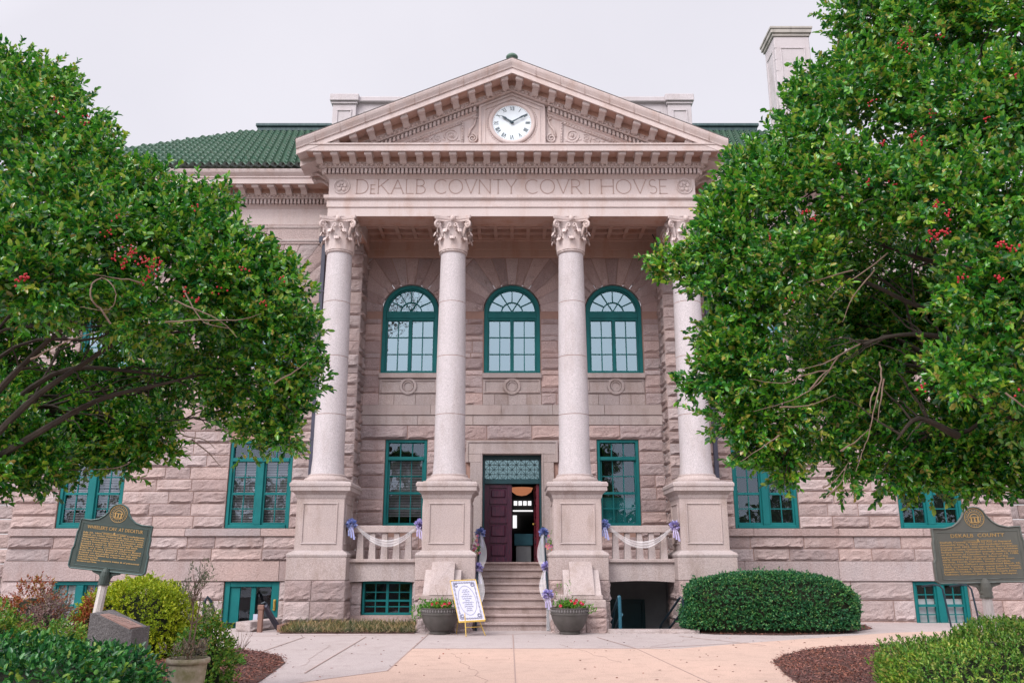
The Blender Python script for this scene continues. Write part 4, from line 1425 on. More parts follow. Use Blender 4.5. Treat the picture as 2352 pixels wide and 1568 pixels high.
# --- coffered porch ceiling and the beam on the back wall
ce = MB()
ce.box(-XE + .1, XE - .1, YE + .6, YB + .1, 10.46, 10.54)
yy = 20.85
while yy < 22.6:
    ce.box(-XR, XR, yy - .05, yy + .05, 10.36, 10.46)
    yy += .42
k = -XR
while k <= XR:
    ce.box(k - .05, k + .05, YE + .62, YB - .1, 10.355, 10.46)
    k += .4555
for i in range(18):
    for j in range(4):
        ce.ball((-XR + .4555 * (i + .5), 20.85 + .42 * (j + .5), 10.45), .08, 6, (1, 1, .5))
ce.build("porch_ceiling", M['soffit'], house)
bb = MB()
for sx in (0,):
    bb.box(-XR - .05, XR + .05, YB - .10, YB + .1, 9.84, 10.06)
    bb.box(-XR - .05, XR + .05, YB - .13, YB + .1, 10.06, 10.30)
    bb.box(-XR - .05, XR + .05, YB - .19, YB + .1, 10.30, 10.42)
for sx in (-1, 1):
    a, b = sorted((sx * (XR - .06), sx * (XE - .02)))
    bb.box(a, b, YE + .68, YB - .2, Z_ARCH - .004, 10.44)
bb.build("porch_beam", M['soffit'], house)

# --- roof, gutters, attic, copper curb, chimney
sm = MB()
for path in ([(-XEND, 30), (-XEND, YW), (-XE - .75, YW)], [(XE + .75, YW), (XEND, YW), (XEND, 30)]):
    sweep(sm, path, [(.0, 11.66), (.705, 11.66), (.74, 11.69), (.80, 11.75), (.82, 11.80), (.82, 11.84), (0, 11.84)])
sm.build("eaves_moulding", M['terra'], house)
YR, ZR = 28.0, zz(311, 28.0)
YEV, ZEV = YW - .84, 11.74
XEV, XRG = XEND + .86, 9.6
def roof():
    m = MB()
    dx, rows = .0367, 15
    nsub = 3
    pit = .22
    L = YR - YEV
    gs = []
    n = int(2 * XEV / dx)
    for r in range(rows):
        for s_ in range(nsub + 1):
            t = (r + s_ / nsub) / rows
            lift = .13 * (1 - s_ / nsub)
            gs.append((t, lift, r))
    V, idx = [], {}
    for gi, (t, lift, r) in enumerate(gs):
        hwid = XEV + (XRG - XEV) * t
        y = YEV + L * t
        z = ZEV + (ZR - ZEV) * t
        ph = (r % 2) * pit / 2
        for i in range(n + 1):
            x = -XEV + i * dx
            inside = abs(x) <= hwid + dx
            if not inside: continue
            xx = max(-hwid, min(hwid, x))
            prof_ = abs(math.sin(math.pi * (x + ph) / pit))
            idx[gi, i] = len(V)
            V.append((xx, y - .75 * lift, z + .02 + .10 * prof_ + lift))
    F = []
    for gi in range(len(gs) - 1):
        for i in range(n):
            ks = [(gi, i), (gi, i + 1), (gi + 1, i + 1), (gi + 1, i)]
            if all(k in idx for k in ks): F.append([idx[k] for k in ks])
    m.add(V, F)
    # plain side slopes and ridge caps on the hips
    for sx in (-1, 1):
        m.add([(sx * XEV, YEV, ZEV), (sx * XRG, YR, ZR), (sx * XRG, 34, ZR), (sx * XEV, 41, ZEV)], [(0, 1, 2, 3)])
        pts = [(sx * (XEV + (XRG - XEV) * t), YEV + L * t, ZEV + (ZR - ZEV) * t + .10) for t in [i / 24 for i in range(25)]]
        m.tube(pts, [.10 + .02 * (i % 2) for i in range(25)], 8)
    m.add([(-XRG, YR, ZR), (XRG, YR, ZR), (XRG, 34, ZR), (-XRG, 34, ZR)], [(0, 1, 2, 3)])
    return m.build("tile_roof", M['tile'], house)
troof = roof()
gt = MB()
for a, b in ((-XEV, -XE - .75), (XE + .75, XEV)):
    gt.tube([(a, YEV + .22, ZEV + .32), (b, YEV + .22, ZEV + .32)], .022, 6)
gt.build("snow_rail", plain("pale_rail", (.45, .47, .46), (.4, .42, .41), 4, .5), troof)
cb = MB()
xl, xr_ = at(592, 290, 28.3).x, at(1738, 283, 28.3).x
zb = zz(287, 28.2)
cb.box(xl + .12, xr_ - .12, 28.2, 33, ZR - .3, zb - .28)
cb.box(xl + .05, xr_ - .05, 28.12, 33, zb - .28, zb - .12, .02)
cb.box(xl, xr_, 28.05, 33, zb - .12, zb, .02)
cb.build("copper_curb", M['copper'], troof)
at_ = MB()
YA = 22.6
za = zz(219, YA)
xa = 5.40
at_.box(-xa + .1, xa - .1, YA + .12, YA + 1.2, 12.2, za - .20)
at_.box(-xa + .02, xa - .02, YA + .0, YA + 1.2, za - .20, za - .035, .02)
for sx in (-1, 1):
    a, b = sorted((sx * xa, sx * (xa - .78)))
    at_.box(a + .04, b - .04, YA, YA + 1.25, 12.2, za - .30, .01)
    at_.box(a, b, YA - .05, YA + 1.3, za - .30, za - .24, .01)
    at_.box(a - .04, b + .04, YA - .10, YA + 1.35, za - .22, za, .015)
    f_ = Frame((0, YA, 0), (1, 0, 0), (0, -1, 0))
    frame_strip(at_, f_, a + .16, b - .16, 12.4, za - .48, .05, .03)
f_ = Frame((0, YA + .12, 0), (1, 0, 0), (0, -1, 0))
for a, b in ((-4.45, -2.6), (-2.4, 2.4), (2.6, 4.45)): frame_strip(at_, f_, a, b, 12.4, za - .46, .05, .03)
at_.build("attic_parapet", M['column'], house)
ch = MB()
cx0, cx1, cy0 = 8.42, 9.80, 24.0
czt = 18.36
ch.box(cx0 + .13, cx1 - .10, cy0 + .12, cy0 + 1.1, 12.5, czt - .32, .02)
cc_ = MB()
for (dz0, dz1, e) in ((.32, .22, .08), (.22, .08, .03), (.08, 0, .0)):
    cc_.box(cx0 + e, cx1 - e, cy0 + e, cy0 + 1.22 - e, czt - dz0, czt - dz1, .01)
frame_strip(ch, Frame((0, cy0 + .12, 0), (1, 0, 0), (0, -1, 0)), cx0 + .30, cx1 - .27, 13.5, czt - .72, .05, .025)
frame_strip(ch, Frame((cx0 + .13, 0, 0), (0, -1, 0), (-1, 0, 0)), -(cy0 + .95), -(cy0 + .28), 13.5, czt - .72, .05, .025)
z = 13.0
while z < czt - .4:
    ch.box(cx0 + .128, cx1 - .098, cy0 + .118, cy0 + .2, z, z + .006)
    ch.box(cx0 + .128, cx0 + .2, cy0 + .118, cy0 + 1.1, z, z + .006)
    z += .42
ch_o = ch.build("chimney", M['column'], house)
cc_.build("chimney_cap", stone_mat("blackened_terracotta", (.42, .39, .36), (.30, .28, .26), (.09, .085, .07), .8, 0, .15, .9), ch_o)
for x, yy_ in ((-5.16, YW - .12), (5.25, YW - .12)):
    dp = MB()
    dp.box(x - .055, x + .055, yy_ - .09, yy_ + .02, .2, 9.9, .01)
    dp.box(x - .13, x + .13, yy_ - .16, yy_ + .02, 9.9, 10.1, .02)
    for zc_ in (2.5, 4.5, 6.5, 8.5): dp.box(x - .075, x + .075, yy_ - .1, yy_ + .03, zc_, zc_ + .05)
    dp.build("downspout", M['pipe'], house)
cbm = MB()
cbm.tube([at(1498, 515, YB - .4), at(1499, 540, YB - .4), at(1506, 552, YB - .4), at(1530, 552, YB - .6), at(1550, 553, YB - .8)], .018, 6)
cbm.build("ceiling_cable", M['iron'], house)
# rear block glimpsed past the right-hand corner
frb = Frame((0, 24.0, 0), (1, 0, 0), (0, -1, 0))
for sx in (-1, 1):
    a, b = sorted((sx * (XEND - .3), sx * 19))
    rb = MB()
    z = -.2
    while z < 9:
        course(rb, frb, a, b, z, z + .4, [], True, .7, 1.4, .05)
        z += .4
    rb.build("rear_wall", M['rough'], house)

# --- cheek blocks with leaning tablets either side of the steps
for sx in (-1, 1):
    m, rr = MB(), MB()
    x0, x1 = sorted((sx * .90, sx * 2.02))
    y0, y1 = 18.85, 19.69
    for f_, a, b in ((Frame((0, y0, 0), (1, 0, 0), (0, -1, 0)), x0, x1), (Frame((x0, 0, 0), (0, -1, 0), (-1, 0, 0)), -y1, -y0), (Frame((x1, 0, 0), (0, 1, 0), (1, 0, 0)), y0, y1)):
        course(rr, f_, a, b, -.08, .30, [], True, .25, .55, .08)
        course(rr, f_, a, b, .30, .50, [], True, .4, .7, .03)
    rr.box(x0 + .02, x1 - .02, y0 + .02, y1, -.1, .5)
    m.box(x0 + .0, x1 - .0, y0 + .02, y1, .50, .66, .015)
    m.box(x0 + .06, x1 - .06, y0 + .06, y1, .66, .76, .015)
    xc = sx * 1.53
    # stepped shoulders and the slanting face slab
    for hwid, t0, zt_ in ((.40, .0, 1.28), (.255, .05, 1.44)):
        P = [(xc - hwid, y0 + .10 - t0, .76), (xc + hwid, y0 + .10 - t0, .76), (xc + hwid, y1 - .14 - t0, zt_), (xc - hwid, y1 - .14 - t0, zt_)]
        ringf = []
        arcp = [(xc - hwid, y0 + .10 - t0, .762), (xc + hwid, y0 + .10 - t0, .762)]
        top = [(xc + hwid * math.cos(R(a)) * 1.0, y1 - .14 - t0, zt_ + (.03 * math.sin(R(a)) if t0 else 0)) for a in range(0, 181, 20)]
        m.prism(arcp + top, (0, .35, -.05))
    o = m.build("step_cheek", M['smooth'], house)
    rr.build("rubble_base", M['rough'], o)

# ------------------------------------------------------------------ ground
HOLES = [(2.19, 4.0, 18.95, 22.68), (-7.35, -5.75, 20.1, 21.88)]
def rects(mb, x0, x1, y0, y1, z, holes):
    xs = sorted({x0, x1, *[v for h in holes for v in h[:2] if x0 < v < x1]})
    ys = sorted({y0, y1, *[v for h in holes for v in h[2:] if y0 < v < y1]})
    for i in range(len(xs) - 1):
        for j in range(len(ys) - 1):
            a, b = (xs[i] + xs[i + 1]) / 2, (ys[j] + ys[j + 1]) / 2
            if any(h[0] < a < h[1] and h[2] < b < h[3] for h in holes): continue
            mb.quad((xs[i], ys[j], z), (xs[i + 1], ys[j], z), (xs[i + 1], ys[j + 1], z), (xs[i], ys[j + 1], z))
g = MB()
rects(g, -600, 600, -600, 600, -.008, HOLES)
tag(g.build("ground", M['ground']), kind="structure")
g = MB()
rects(g, -16, 16, -4, YW, -.003, HOLES)
tag(g.build("paving", M['concrete']), kind="structure")
def poly_sheet(name, pts, z, mat, kind="structure"):
    m = MB().add([(p[0], p[1], z) for p in pts], [tuple(range(len(pts)))])
    return tag(m.build(name, mat), kind=kind)
P2 = lambda *q: [G(a, b)[:2] for a, b in q]
walk = P2((946, 1489), (1462, 1489), (1560, 1489), (1700, 1477), (1850, 1466), (2050, 1452), (2300, 1446), (2400, 1470), (2000, 1482), (1830, 1500), (1780, 1525), (1860, 1585))
walk += [(4.0, 2.0), (-4.2, 2.0), G(560, 1585)[:2]] + P2((890, 1540),)
poly_sheet("walkway", walk, .002, M['walk'])
jt = MB()
for a, b in (((1178, 1457), (1186, 1600)), ((560, 1460), (1345, 1454)), ((982, 1457), (890, 1540)), ((890, 1540), (560, 1585)), ((1372, 1463), (1462, 1489)), ((1462, 1489), (1720, 1475)), ((700, 1462), (560, 1510)), ((946, 1489), (1462, 1489)), ((1462, 1489), (1700, 1600)), ((1560, 1460), (1760, 1482)), ((840, 1462), (700, 1545))):
    p, q = G(*a), G(*b)
    jt.bar((p.x, p.y, .0045), (q.x, q.y, .0045), .018, .003, (0, 0, 1))
tag(jt.build("paving_joint", M['groove']), kind="structure")

random.seed(21)
ckm = MB()
for a, b in (((1040, 1500), (1120, 1568)), ((1290, 1480), (1420, 1520)), ((760, 1480), (690, 1530)), ((1600, 1465), (1500, 1484))):
    p, q = G(*a), G(*b)
    pts = [p.lerp(q, i / 14) + Vector((random.uniform(-.05, .05), random.uniform(-.05, .05), .0045)) for i in range(15)]
    for u_, v_ in zip(pts[:-1], pts[1:]): ckm.bar(u_, v_, .004, .002, (0, 0, 1))
tag(ckm.build("paving_crack", M['groove']), kind="structure")
# areaway at the right: sunken floor, walls, door
aw = MB()
aw.box(2.19, 4.0, 18.95, 22.7, -1.75, -1.7)
aw.box(2.10, 2.19, 18.95, 22.7, -1.7, -.009)
aw.box(4.0, 4.09, 18.95, 22.7, -1.7, -.009)
aw.box(2.1, 4.09, 18.86, 18.95, -1.7, -.009)
aw.box(2.10, 4.3, 22.55, 22.65, -1.7, 1.2)
aw.box(2.10, 2.185, 19.8, 22.6, -1.7, 1.2)
aw.box(3.95, 4.05, 21.06, 22.6, -.02, 1.2)
aw.build("areaway", M['hole'], house)
ad = MB()
ad.box(2.5, 3.3, 22.44, 22.5, -1.7, .45, .01)
ad.box(2.42, 2.5, 22.42, 22.54, -1.7, .53)
ad.box(3.3, 3.38, 22.42, 22.54, -1.7, .53)
ad.box(2.5, 3.3, 22.42, 22.54, .45, .53)
ad.build("basement_door", M['teal_dark'], house)
lw = MB()
lw.box(-7.4, -7.35, 20.1, 21.9, -1.75, -.009)
lw.box(-5.75, -5.70, 20.1, 21.9, -1.75, -.009)
lw.box(-7.4, -5.7, 20.05, 20.1, -1.75, -.009)
lw.box(-7.35, -5.75, 20.1, 21.9, -1.8, -1.75)
lw.build("areaway", M['hole'], house)
# glazed teal double door down the left areaway
f = MB()
yq, x0, x1, z0, z1 = YW + .04, -6.5 - .69, -6.5 + .69, -1.6, ZP0 - .01
f.box(x0, x0 + .14, yq, yq + .15, z0, z1, .01)
f.box(x1 - .20, x1, yq, yq + .15, z0, z1, .01)
f.box(x0 + .14, x1 - .20, yq, yq + .15, z1 - .13, z1, .01)
f.box(x0 + .14, x0 + .38, yq + .05, yq + .11, z0, z1 - .13)
f.box(x0 + .66, x0 + .78, yq + .05, yq + .12, z0, z1 - .13, .01)
f.box(x0 + .38, x1 - .2, yq + .05, yq + .11, z0, -.25)
bd_ = f.build("basement_door", M['teal'], house)
MB().quad((x0 + .1, yq + .08, z0), (x1 - .1, yq + .08, z0), (x1 - .1, yq + .08, z1), (x0 + .1, yq + .08, z1)).build("pane", M['glass'], bd_)
MB().box(x0, x1, yq + .5, yq + .55, z0, z1).build("dark_room", M['dark'], bd_)
h_ = MB().box(x1 - .13, x1 - .07, yq - .03, yq, .28, .55, .01)
h_.tube([(x1 - .10, yq - .03, .33), (x1 - .10, yq - .07, .36), (x1 - .10, yq - .07, .48), (x1 - .10, yq - .03, .51)], .012, 6)
h_.build("door_handle", M['gold'], bd_)
ntc = MB().box(-6.42, -6.31, yq - .005, yq + .004, .02, .2)
ntc.build("door_notice", M['paper'], bd_)

def curb(name, label, a, b, wd, h, z, mat, cat, rough_=True):
    a, b = Vector(a), Vector(b)
    d = (b - a).normalized()
    n = Vector((d.y, -d.x, 0))
    m = MB()
    fr_ = Frame((a.x + n.x * wd / 2, a.y + n.y * wd / 2, 0), d, n)
    L = (b - a).length
    m.prism([a + n * wd * .46 + Vector((0, 0, z - h)), b + n * wd * .46 + Vector((0, 0, z - h)), b - n * wd / 2 + Vector((0, 0, z - h)), a - n * wd / 2 + Vector((0, 0, z - h))], (0, 0, h))
    if rough_:
        course(m, fr_, 0, L, z - h, z - .004, [], True, .7, 1.1, .03)
        fe = Frame((a.x + n.x * wd / 2, a.y + n.y * wd / 2, 0), -n, -d)
        course(m, fe, 0, wd, z - h, z - .004, [], True, .7, 1.1, .02)
    o = m.build(name, mat)
    return tag(o, label, cat)
pa, pb = at(559, 1429, 19.1), at(702, 1416, 21.4)
curb("coping_stone", "grey rock-faced coping stone beside the brown stair post", (pa.x, pa.y, 0), (pb.x, pb.y, 0), .38, .20, .20, M['smooth'], "coping")
pa, pb = at(642, 1448, 18.9), at(700, 1418, 21.3)
curb("bed_edging", "narrow brown edging between the coping stone and the strap-leaf grass", (pa.x, pa.y, 0), (pb.x, pb.y, 0), .12, .14, .15, M['wood'], "edging", False)
pa, pb = G(1405, 1447), G(1720, 1449)
curb("areaway_curb", "low stone curb in front of the dark basement opening", (pa.x - .15, 18.80, 0), (3.95, 18.80, 0), .22, .12, .075, M['smooth'], "curb")

# ------------------------------------------------------------------ foliage tools
rng = np.random.default_rng(11)
def unit(v): return v / np.maximum(np.linalg.norm(v, axis=1, keepdims=True), 1e-9)
def leaf_mesh(name, P, D, Nn, L, W, mat, parent=None, fold=.22, blunt=False):
    n = len(P)
    D = unit(D)
    S = unit(np.cross(D, Nn))
    U = np.cross(S, D)
    L = np.broadcast_to(np.asarray(L, float), (n,))[:, None]
    W = np.broadcast_to(np.asarray(W, float), (n,))[:, None]
    a, b, wa, wb = (.26, .70, .45, .42)
    V = np.empty((n, 6, 3))
    V[:, 0] = P
    V[:, 1] = P + D * L * a + S * W * wa + U * W * fold
    V[:, 2] = P + D * L * b + S * W * wb + U * W * fold * .8
    V[:, 3] = P + D * L * a - S * W * wa + U * W * fold
    V[:, 4] = P + D * L * b - S * W * wb + U * W * fold * .8
    V[:, 5] = P + D * L - U * W * .12
    F = np.array([[0, 1, 2, 5], [0, 5, 4, 3]])
    idx = (F[None] + (np.arange(n) * 6)[:, None, None]).reshape(-1)
    me = bpy.data.meshes.new(name)
    me.vertices.add(n * 6)
    me.vertices.foreach_set("co", V.reshape(-1).astype(np.float32))
    me.loops.add(len(idx))
    me.loops.foreach_set("vertex_index", idx.astype(np.int32))
    me.polygons.add(n * 2)
    me.polygons.foreach_set("loop_start", np.arange(0, n * 8, 4, dtype=np.int32))
    me.update(calc_edges=True)
    me.validate()
    me.materials.append(mat)
    o = bpy.data.objects.new(name, me)
    return link(o, parent)
def sprigs(C, out, n_leaf, tl, ll, lw, up=.35):
    """twigs at C pointing out, each with leaves along it; returns leaf arrays"""
    n = len(C)
    T = unit(out + rng.normal(0, .55, (n, 3)) + np.array([0, 0, up]))
    rand = unit(rng.normal(size=(n, 3)))
    A = unit(np.cross(T, rand))
    B = np.cross(T, A)
    P, D, N_, L_, W_ = [], [], [], [], []
    for k in range(n_leaf):
        t = (k + .5) / n_leaf
        ang = k * 2.4 + rng.uniform(0, 1, n) * .8
        rad = A * np.cos(ang)[:, None] + B * np.sin(ang)[:, None]
        P.append(C + T * tl * (t - .3))
        d = unit(rad * (1.0 - .5 * t) + T * (.5 + .9 * t) + rng.normal(0, .22, (n, 3)))
        D.append(d)
        N_.append(unit(np.array([0, 0, 1.0]) * .65 + T * .75 + rng.normal(0, .45, (n, 3))))
        L_.append(ll * rng.uniform(.5, 1.2, n))
        W_.append(lw * rng.uniform(.75, 1.15, n))
    return [np.concatenate(x) for x in (P, D, N_, L_, W_)], T
def clump_points(clumps, per_m2, shell=.5, lump=.30, cull=True, k0=1.0):
    C, O = [], []
    for (c, r) in clumps:
        n = max(8, int(per_m2 * r * r))
        d = unit(rng.normal(size=(n, 3)))
        u = rng.uniform(0, 1, n)
        rr = r * k0 * (1 - shell * u ** 1.3)
        wob = 1 + lump * np.sin(d[:, 0] * 5 + c[0] * 7) * np.sin(d[:, 2] * 6 + c[2] * 5) + lump * .6 * np.sin(d[:, 1] * 9 + c[1])
        C.append(np.array(c)[None] + d * (rr * wob)[:, None])
        O.append(d)
    C, O = np.concatenate(C), np.concatenate(O)
    g_ = np.sin(C[:, 0] * 4.1 + 1.3) * np.sin(C[:, 2] * 4.6 + .4) + .6 * np.sin(C[:, 1] * 5.3 + C[:, 0] * 2.2) * np.sin(C[:, 2] * 7.1 + C[:, 0] * 3)
    k = g_ > (-.34 if cull else -9)                                   # hollows between the boughs
    return C[k], O[k]
def px_clumps(lst):
    out = []
    for (px, py, r, Y) in lst:
        p = at(px, py, Y)
        out.append(((p.x, p.y, p.z), r * mpp(px, py, Y)))
    return out
def limb(mb, a, b, r0, r1, sag=.25, n=9, wob=.06, seed=0):
    a, b = Vector(a), Vector(b)
    L = (b - a).length
    pts, rad = [], []
    for i in range(n):
        t = i / (n - 1)
        p = a.lerp(b, t) + Vector((0, 0, sag * L * math.sin(math.pi * t) * .5))
        if 0 < i < n - 1: p += Vector((nz3(t * 3, seed, 1), nz3(t * 3, seed, 5), nz3(t * 3, seed, 9))) * wob * L
        pts.append(p)
        rad.append(r0 + (r1 - r0) * t ** .6)
    mb.tube(pts, rad, 7)
    return pts

def holly(base, clumps, forks, label, twigs, berries, per_m2, boughs, seed):
    root = empty("holly_tree", base)
    root.location = (0, 0, 0)
    tag(root, label, "tree", "holly trees framing the courthouse")
    tk = MB()
    random.seed(seed)
    b = Vector(base)
    for k, (fx, fy, fz, r) in enumerate(forks):
        f_ = Vector((fx, fy, fz))
        limb(tk, b + Vector((.12 * math.cos(k * 2), .12 * math.sin(k * 2), -.1)), f_, r, r * .72, .05, 7, .04, k + seed)
    nodes = [(Vector(f_[:3]), f_[3] * .7) for f_ in forks]
    hub = sum((n_[0] for n_ in nodes), Vector()) / len(nodes)
    for i, (c, r) in enumerate(sorted(clumps, key=lambda q: (Vector(q[0]) - hub).length)):
        c = Vector(c)
        if random.random() < .3: continue
        st_, rr = min(nodes, key=lambda n_: (n_[0] - c).length * random.uniform(.85, 1.3) + (.0 if n_[1] > .02 else .8))
        r0 = min(rr * .8, .012 + .018 * (st_ - c).length)
        pts = limb(tk, st_, c, r0, .006, random.uniform(-.05, .3), 12, random.uniform(.06, .12), i * 3.1 + seed)
        for k in (3, 5, 7, 9): nodes.append((pts[k], r0 + (.006 - r0) * (k / 11) ** .6))
        for j in range(5):
            s_ = pts[random.randint(3, 10)]
            e = c + Vector((random.uniform(-1, 1), random.uniform(-1, 1), random.uniform(-1, .8))) * r * .9
            limb(tk, s_, e, .009, .003, .1, 6, .08, i + j * 9.7)
    for bi, q in enumerate(boughs):                # the big boughs seen under the canopy
        q = [at(*p) for p in q]
        pts = []
        for i in range(len(q) - 1):
            a0, a1, a2, a3 = q[max(i - 1, 0)], q[i], q[i + 1], q[min(i + 2, len(q) - 1)]
            for t in (0, .25, .5, .75):
                pts.append(.5 * ((2 * a1) + (a2 - a0) * t + (2 * a0 - 5 * a1 + 4 * a2 - a3) * t * t + (3 * a1 - a0 - 3 * a2 + a3) * t ** 3) + Vector((0, .06 * nz3(i + t, bi, 2), .03 * nz3(i + t, bi, 7))))
        pts.append(q[-1])
        tk.tube(pts, [.034 - .027 * i / (len(pts) - 1) for i in range(len(pts))], 7)
        for j in range(7):
            s_ = pts[random.randint(3, len(pts) - 2)]
            limb(tk, s_, s_ + Vector((random.uniform(-.1, .5) * (1 if base[0] < 0 else -1), random.uniform(-.3, .3), random.uniform(-.25, .45))), .010, .003, .1, 6, .1, j * 3.3 + bi)
    tk.build("trunk", M['bark'], root)
    C, O = clump_points(clumps, per_m2)
    LA, T = sprigs(C, O, 10, .15, .060, .033)
    C2, O2 = clump_points(clumps, per_m2 * .62, .75, .2, False, .80)
    LB_, _ = sprigs(C2, O2, 10, .17, .064, .037)
    P, D, N_, L_, W_ = [np.concatenate(q) for q in zip(LA, LB_)]
    leaf_mesh("crown", P, D, N_, L_, W_, M['holly'], root)
    # pale flowers and new growth at the twig tips
    k = rng.uniform(size=len(C)) < .42
    Ct, Tt = C[k], T[k]
    (P, D, N_, L_, W_), _ = sprigs(Ct + Tt * .02, Tt * 3, 7, .11, .028, .019)
    leaf_mesh("new_growth", P, D, N_, L_, W_, M['newleaf'], root)
    bm_ = MB()
    for (px, py, Y, n_) in berries:
        c = at(px, py, Y)
        s_ = mpp(px, py, Y)
        bm_ = MB()
        for q in range(n_):
            bm_.ball(c + Vector((random.gauss(0, 6.5) * s_, random.gauss(0, .02), random.gauss(0, 6.5) * s_)), random.uniform(.007, .010), 6)
        bm_.build("berry_cluster", M['berry'], root, smooth=True)
    if twigs:
        for pts in twigs:
            q = [at(*p) for p in pts]
            q2 = []
            for i in range(len(q) - 1):            # smooth the bends
                a0, a1, a2, a3 = q[max(i - 1, 0)], q[i], q[i + 1], q[min(i + 2, len(q) - 1)]
                for t in (0, .25, .5, .75):
                    q2.append(.5 * ((2 * a1) + (a2 - a0) * t + (2 * a0 - 5 * a1 + 4 * a2 - a3) * t * t + (3 * a1 - a0 - 3 * a2 + a3) * t ** 3) + Vector((0, random.uniform(-.01, .01), random.uniform(-.004, .004))))
            q = q2 + [q[-1]]
            n_ = len(q)
            MB().tube(q, [.007 - .0052 * i / max(1, n_ - 1) for i in range(n_)], 6).build("bare_twig", M['twig'], root)
    return root

LC = px_clumps([(205, 700, 75, 8.3), (120, 700, 70, 8.4), (265, 660, 60, 8.2), (20, 1000, 90, 7.2), (100, 1060, 70, 7.3), (-40, 1080, 80, 7.0), (40, 900, 80, 8.4), (-60, 230, 140, 7.3), (35, 185, 72, 7.4), (105, 220, 75, 7.3), (60, 950, 95, 8.2), (160, 1000, 85, 8.1), (290, 975, 85, 8.1), (-20, 960, 100, 7.9), (180, 870, 85, 8.5), (320, 820, 70, 8.4), (180, 290, 80, 7.2), (20, 330, 150, 6.7), (190, 385, 85, 6.9), (232, 325, 34, 7.1),
    (100, 470, 150, 6.4), (290, 450, 95, 6.9), (378, 415, 48, 7.2), (425, 480, 62, 7.1), (240, 570, 130, 6.4), (395, 560, 105, 6.7), (485, 500, 75, 7.1), (540, 560, 80, 7.0), (600, 610, 75, 7.1),
    (490, 640, 110, 6.7), (640, 660, 70, 7.1), (590, 720, 105, 6.9), (680, 770, 62, 7.0), (630, 820, 95, 7.0), (700, 870, 48, 7.1), (650, 930, 70, 7.2), (560, 860, 95, 7.3), (590, 980, 62, 7.3), (655, 1000, 42, 7.2), (520, 940, 55, 7.5),
    (450, 760, 100, 7.4), (330, 700, 110, 6.5), (110, 640, 130, 6.1), (-60, 560, 160, 6.0), (-60, 760, 120, 8.2), (70, 750, 85, 8.3),
    (345, 985, 62, 7.8), (385, 1030, 42, 7.9), (280, 1020, 75, 7.9), (200, 990, 80, 8.0), (120, 1040, 75, 7.9), (30, 1060, 75, 7.6), (-60, 1020, 110, 7.4), (240, 910, 70, 8.3), (110, 930, 80, 8.3), (360, 900, 70, 8.3), (430, 870, 60, 8.2)])
LB = [(300, 580, 6.0, 16), (330, 600, 6.0, 12), (285, 605, 6.0, 10), (350, 620, 6.1, 14), (60, 635, 5.6, 14), (40, 645, 5.6, 8), (365, 600, 6.1, 8), (335, 640, 6.1, 10), (265, 590, 6, 9), (130, 235, 6.6, 5), (140, 258, 6.6, 5), (195, 275, 6.5, 7), (245, 535, 6.0, 6), (455, 690, 6.2, 6), (430, 670, 6.2, 5), (560, 620, 6.3, 6), (600, 690, 6.4, 5), (450, 480, 6.4, 4), (270, 500, 6.0, 4), (500, 670, 6.3, 5), (640, 640, 6.5, 4)]
LT = [[(255, 745, 5.7), (235, 715, 5.65), (212, 690, 5.6), (207, 665, 5.6), (218, 645, 5.65), (240, 640, 5.7), (262, 660, 5.7), (265, 690, 5.7), (250, 710, 5.7), (225, 712, 5.68), (185, 705, 5.7)],
      [(400, 690, 6.2), (450, 710, 6.1), (510, 740, 6.1), (545, 775, 6.1)], [(420, 660, 6.3), (440, 700, 6.2), (470, 740, 6.1), (530, 755, 6.1)], [(380, 740, 6.2), (460, 735, 6.1), (540, 735, 6.1), (600, 720, 6.2)],
      [(330, 650, 6.1), (280, 640, 6.0), (200, 630, 6.0)], [(70, 825, 5.8), (140, 790, 5.8), (230, 760, 5.9)], [(630, 880, 6.4), (680, 850, 6.4), (705, 830, 6.4)], [(440, 1010, 7.3), (480, 1040, 7.2), (510, 1075, 7.1)], [(420, 1000, 7.3), (470, 1010, 7.2), (495, 1030, 7.2)], [(300, 1060, 7.5), (260, 1075, 7.4), (140, 1080, 7.4)]]
holly((-6.6, 7.6, 0), LC, [(-5.2, 7.5, 2.25, .10), (-4.95, 7.9, 2.45, .09), (-5.0, 7.0, 2.7, .10), (-5.3, 7.2, 3.2, .10), (-4.7, 7.5, 2.75, .08)],
      "glossy holly tree whose branches hang over the leaning marker, dense red berry clusters", LT, LB, 1250, [[(-70, 1060, 6.9), (60, 930, 6.9), (200, 830, 6.9), (330, 770, 7.0), (440, 760, 7.0)], [(-60, 1080, 7.0), (110, 980, 7.0), (250, 910, 7.1), (380, 880, 7.1), (470, 860, 7.2)], [(-60, 960, 6.8), (40, 850, 6.8), (140, 760, 6.7), (240, 700, 6.7)], [(-60, 1000, 7.2), (120, 860, 7.3), (280, 850, 7.3), (400, 870, 7.4)]], 3)

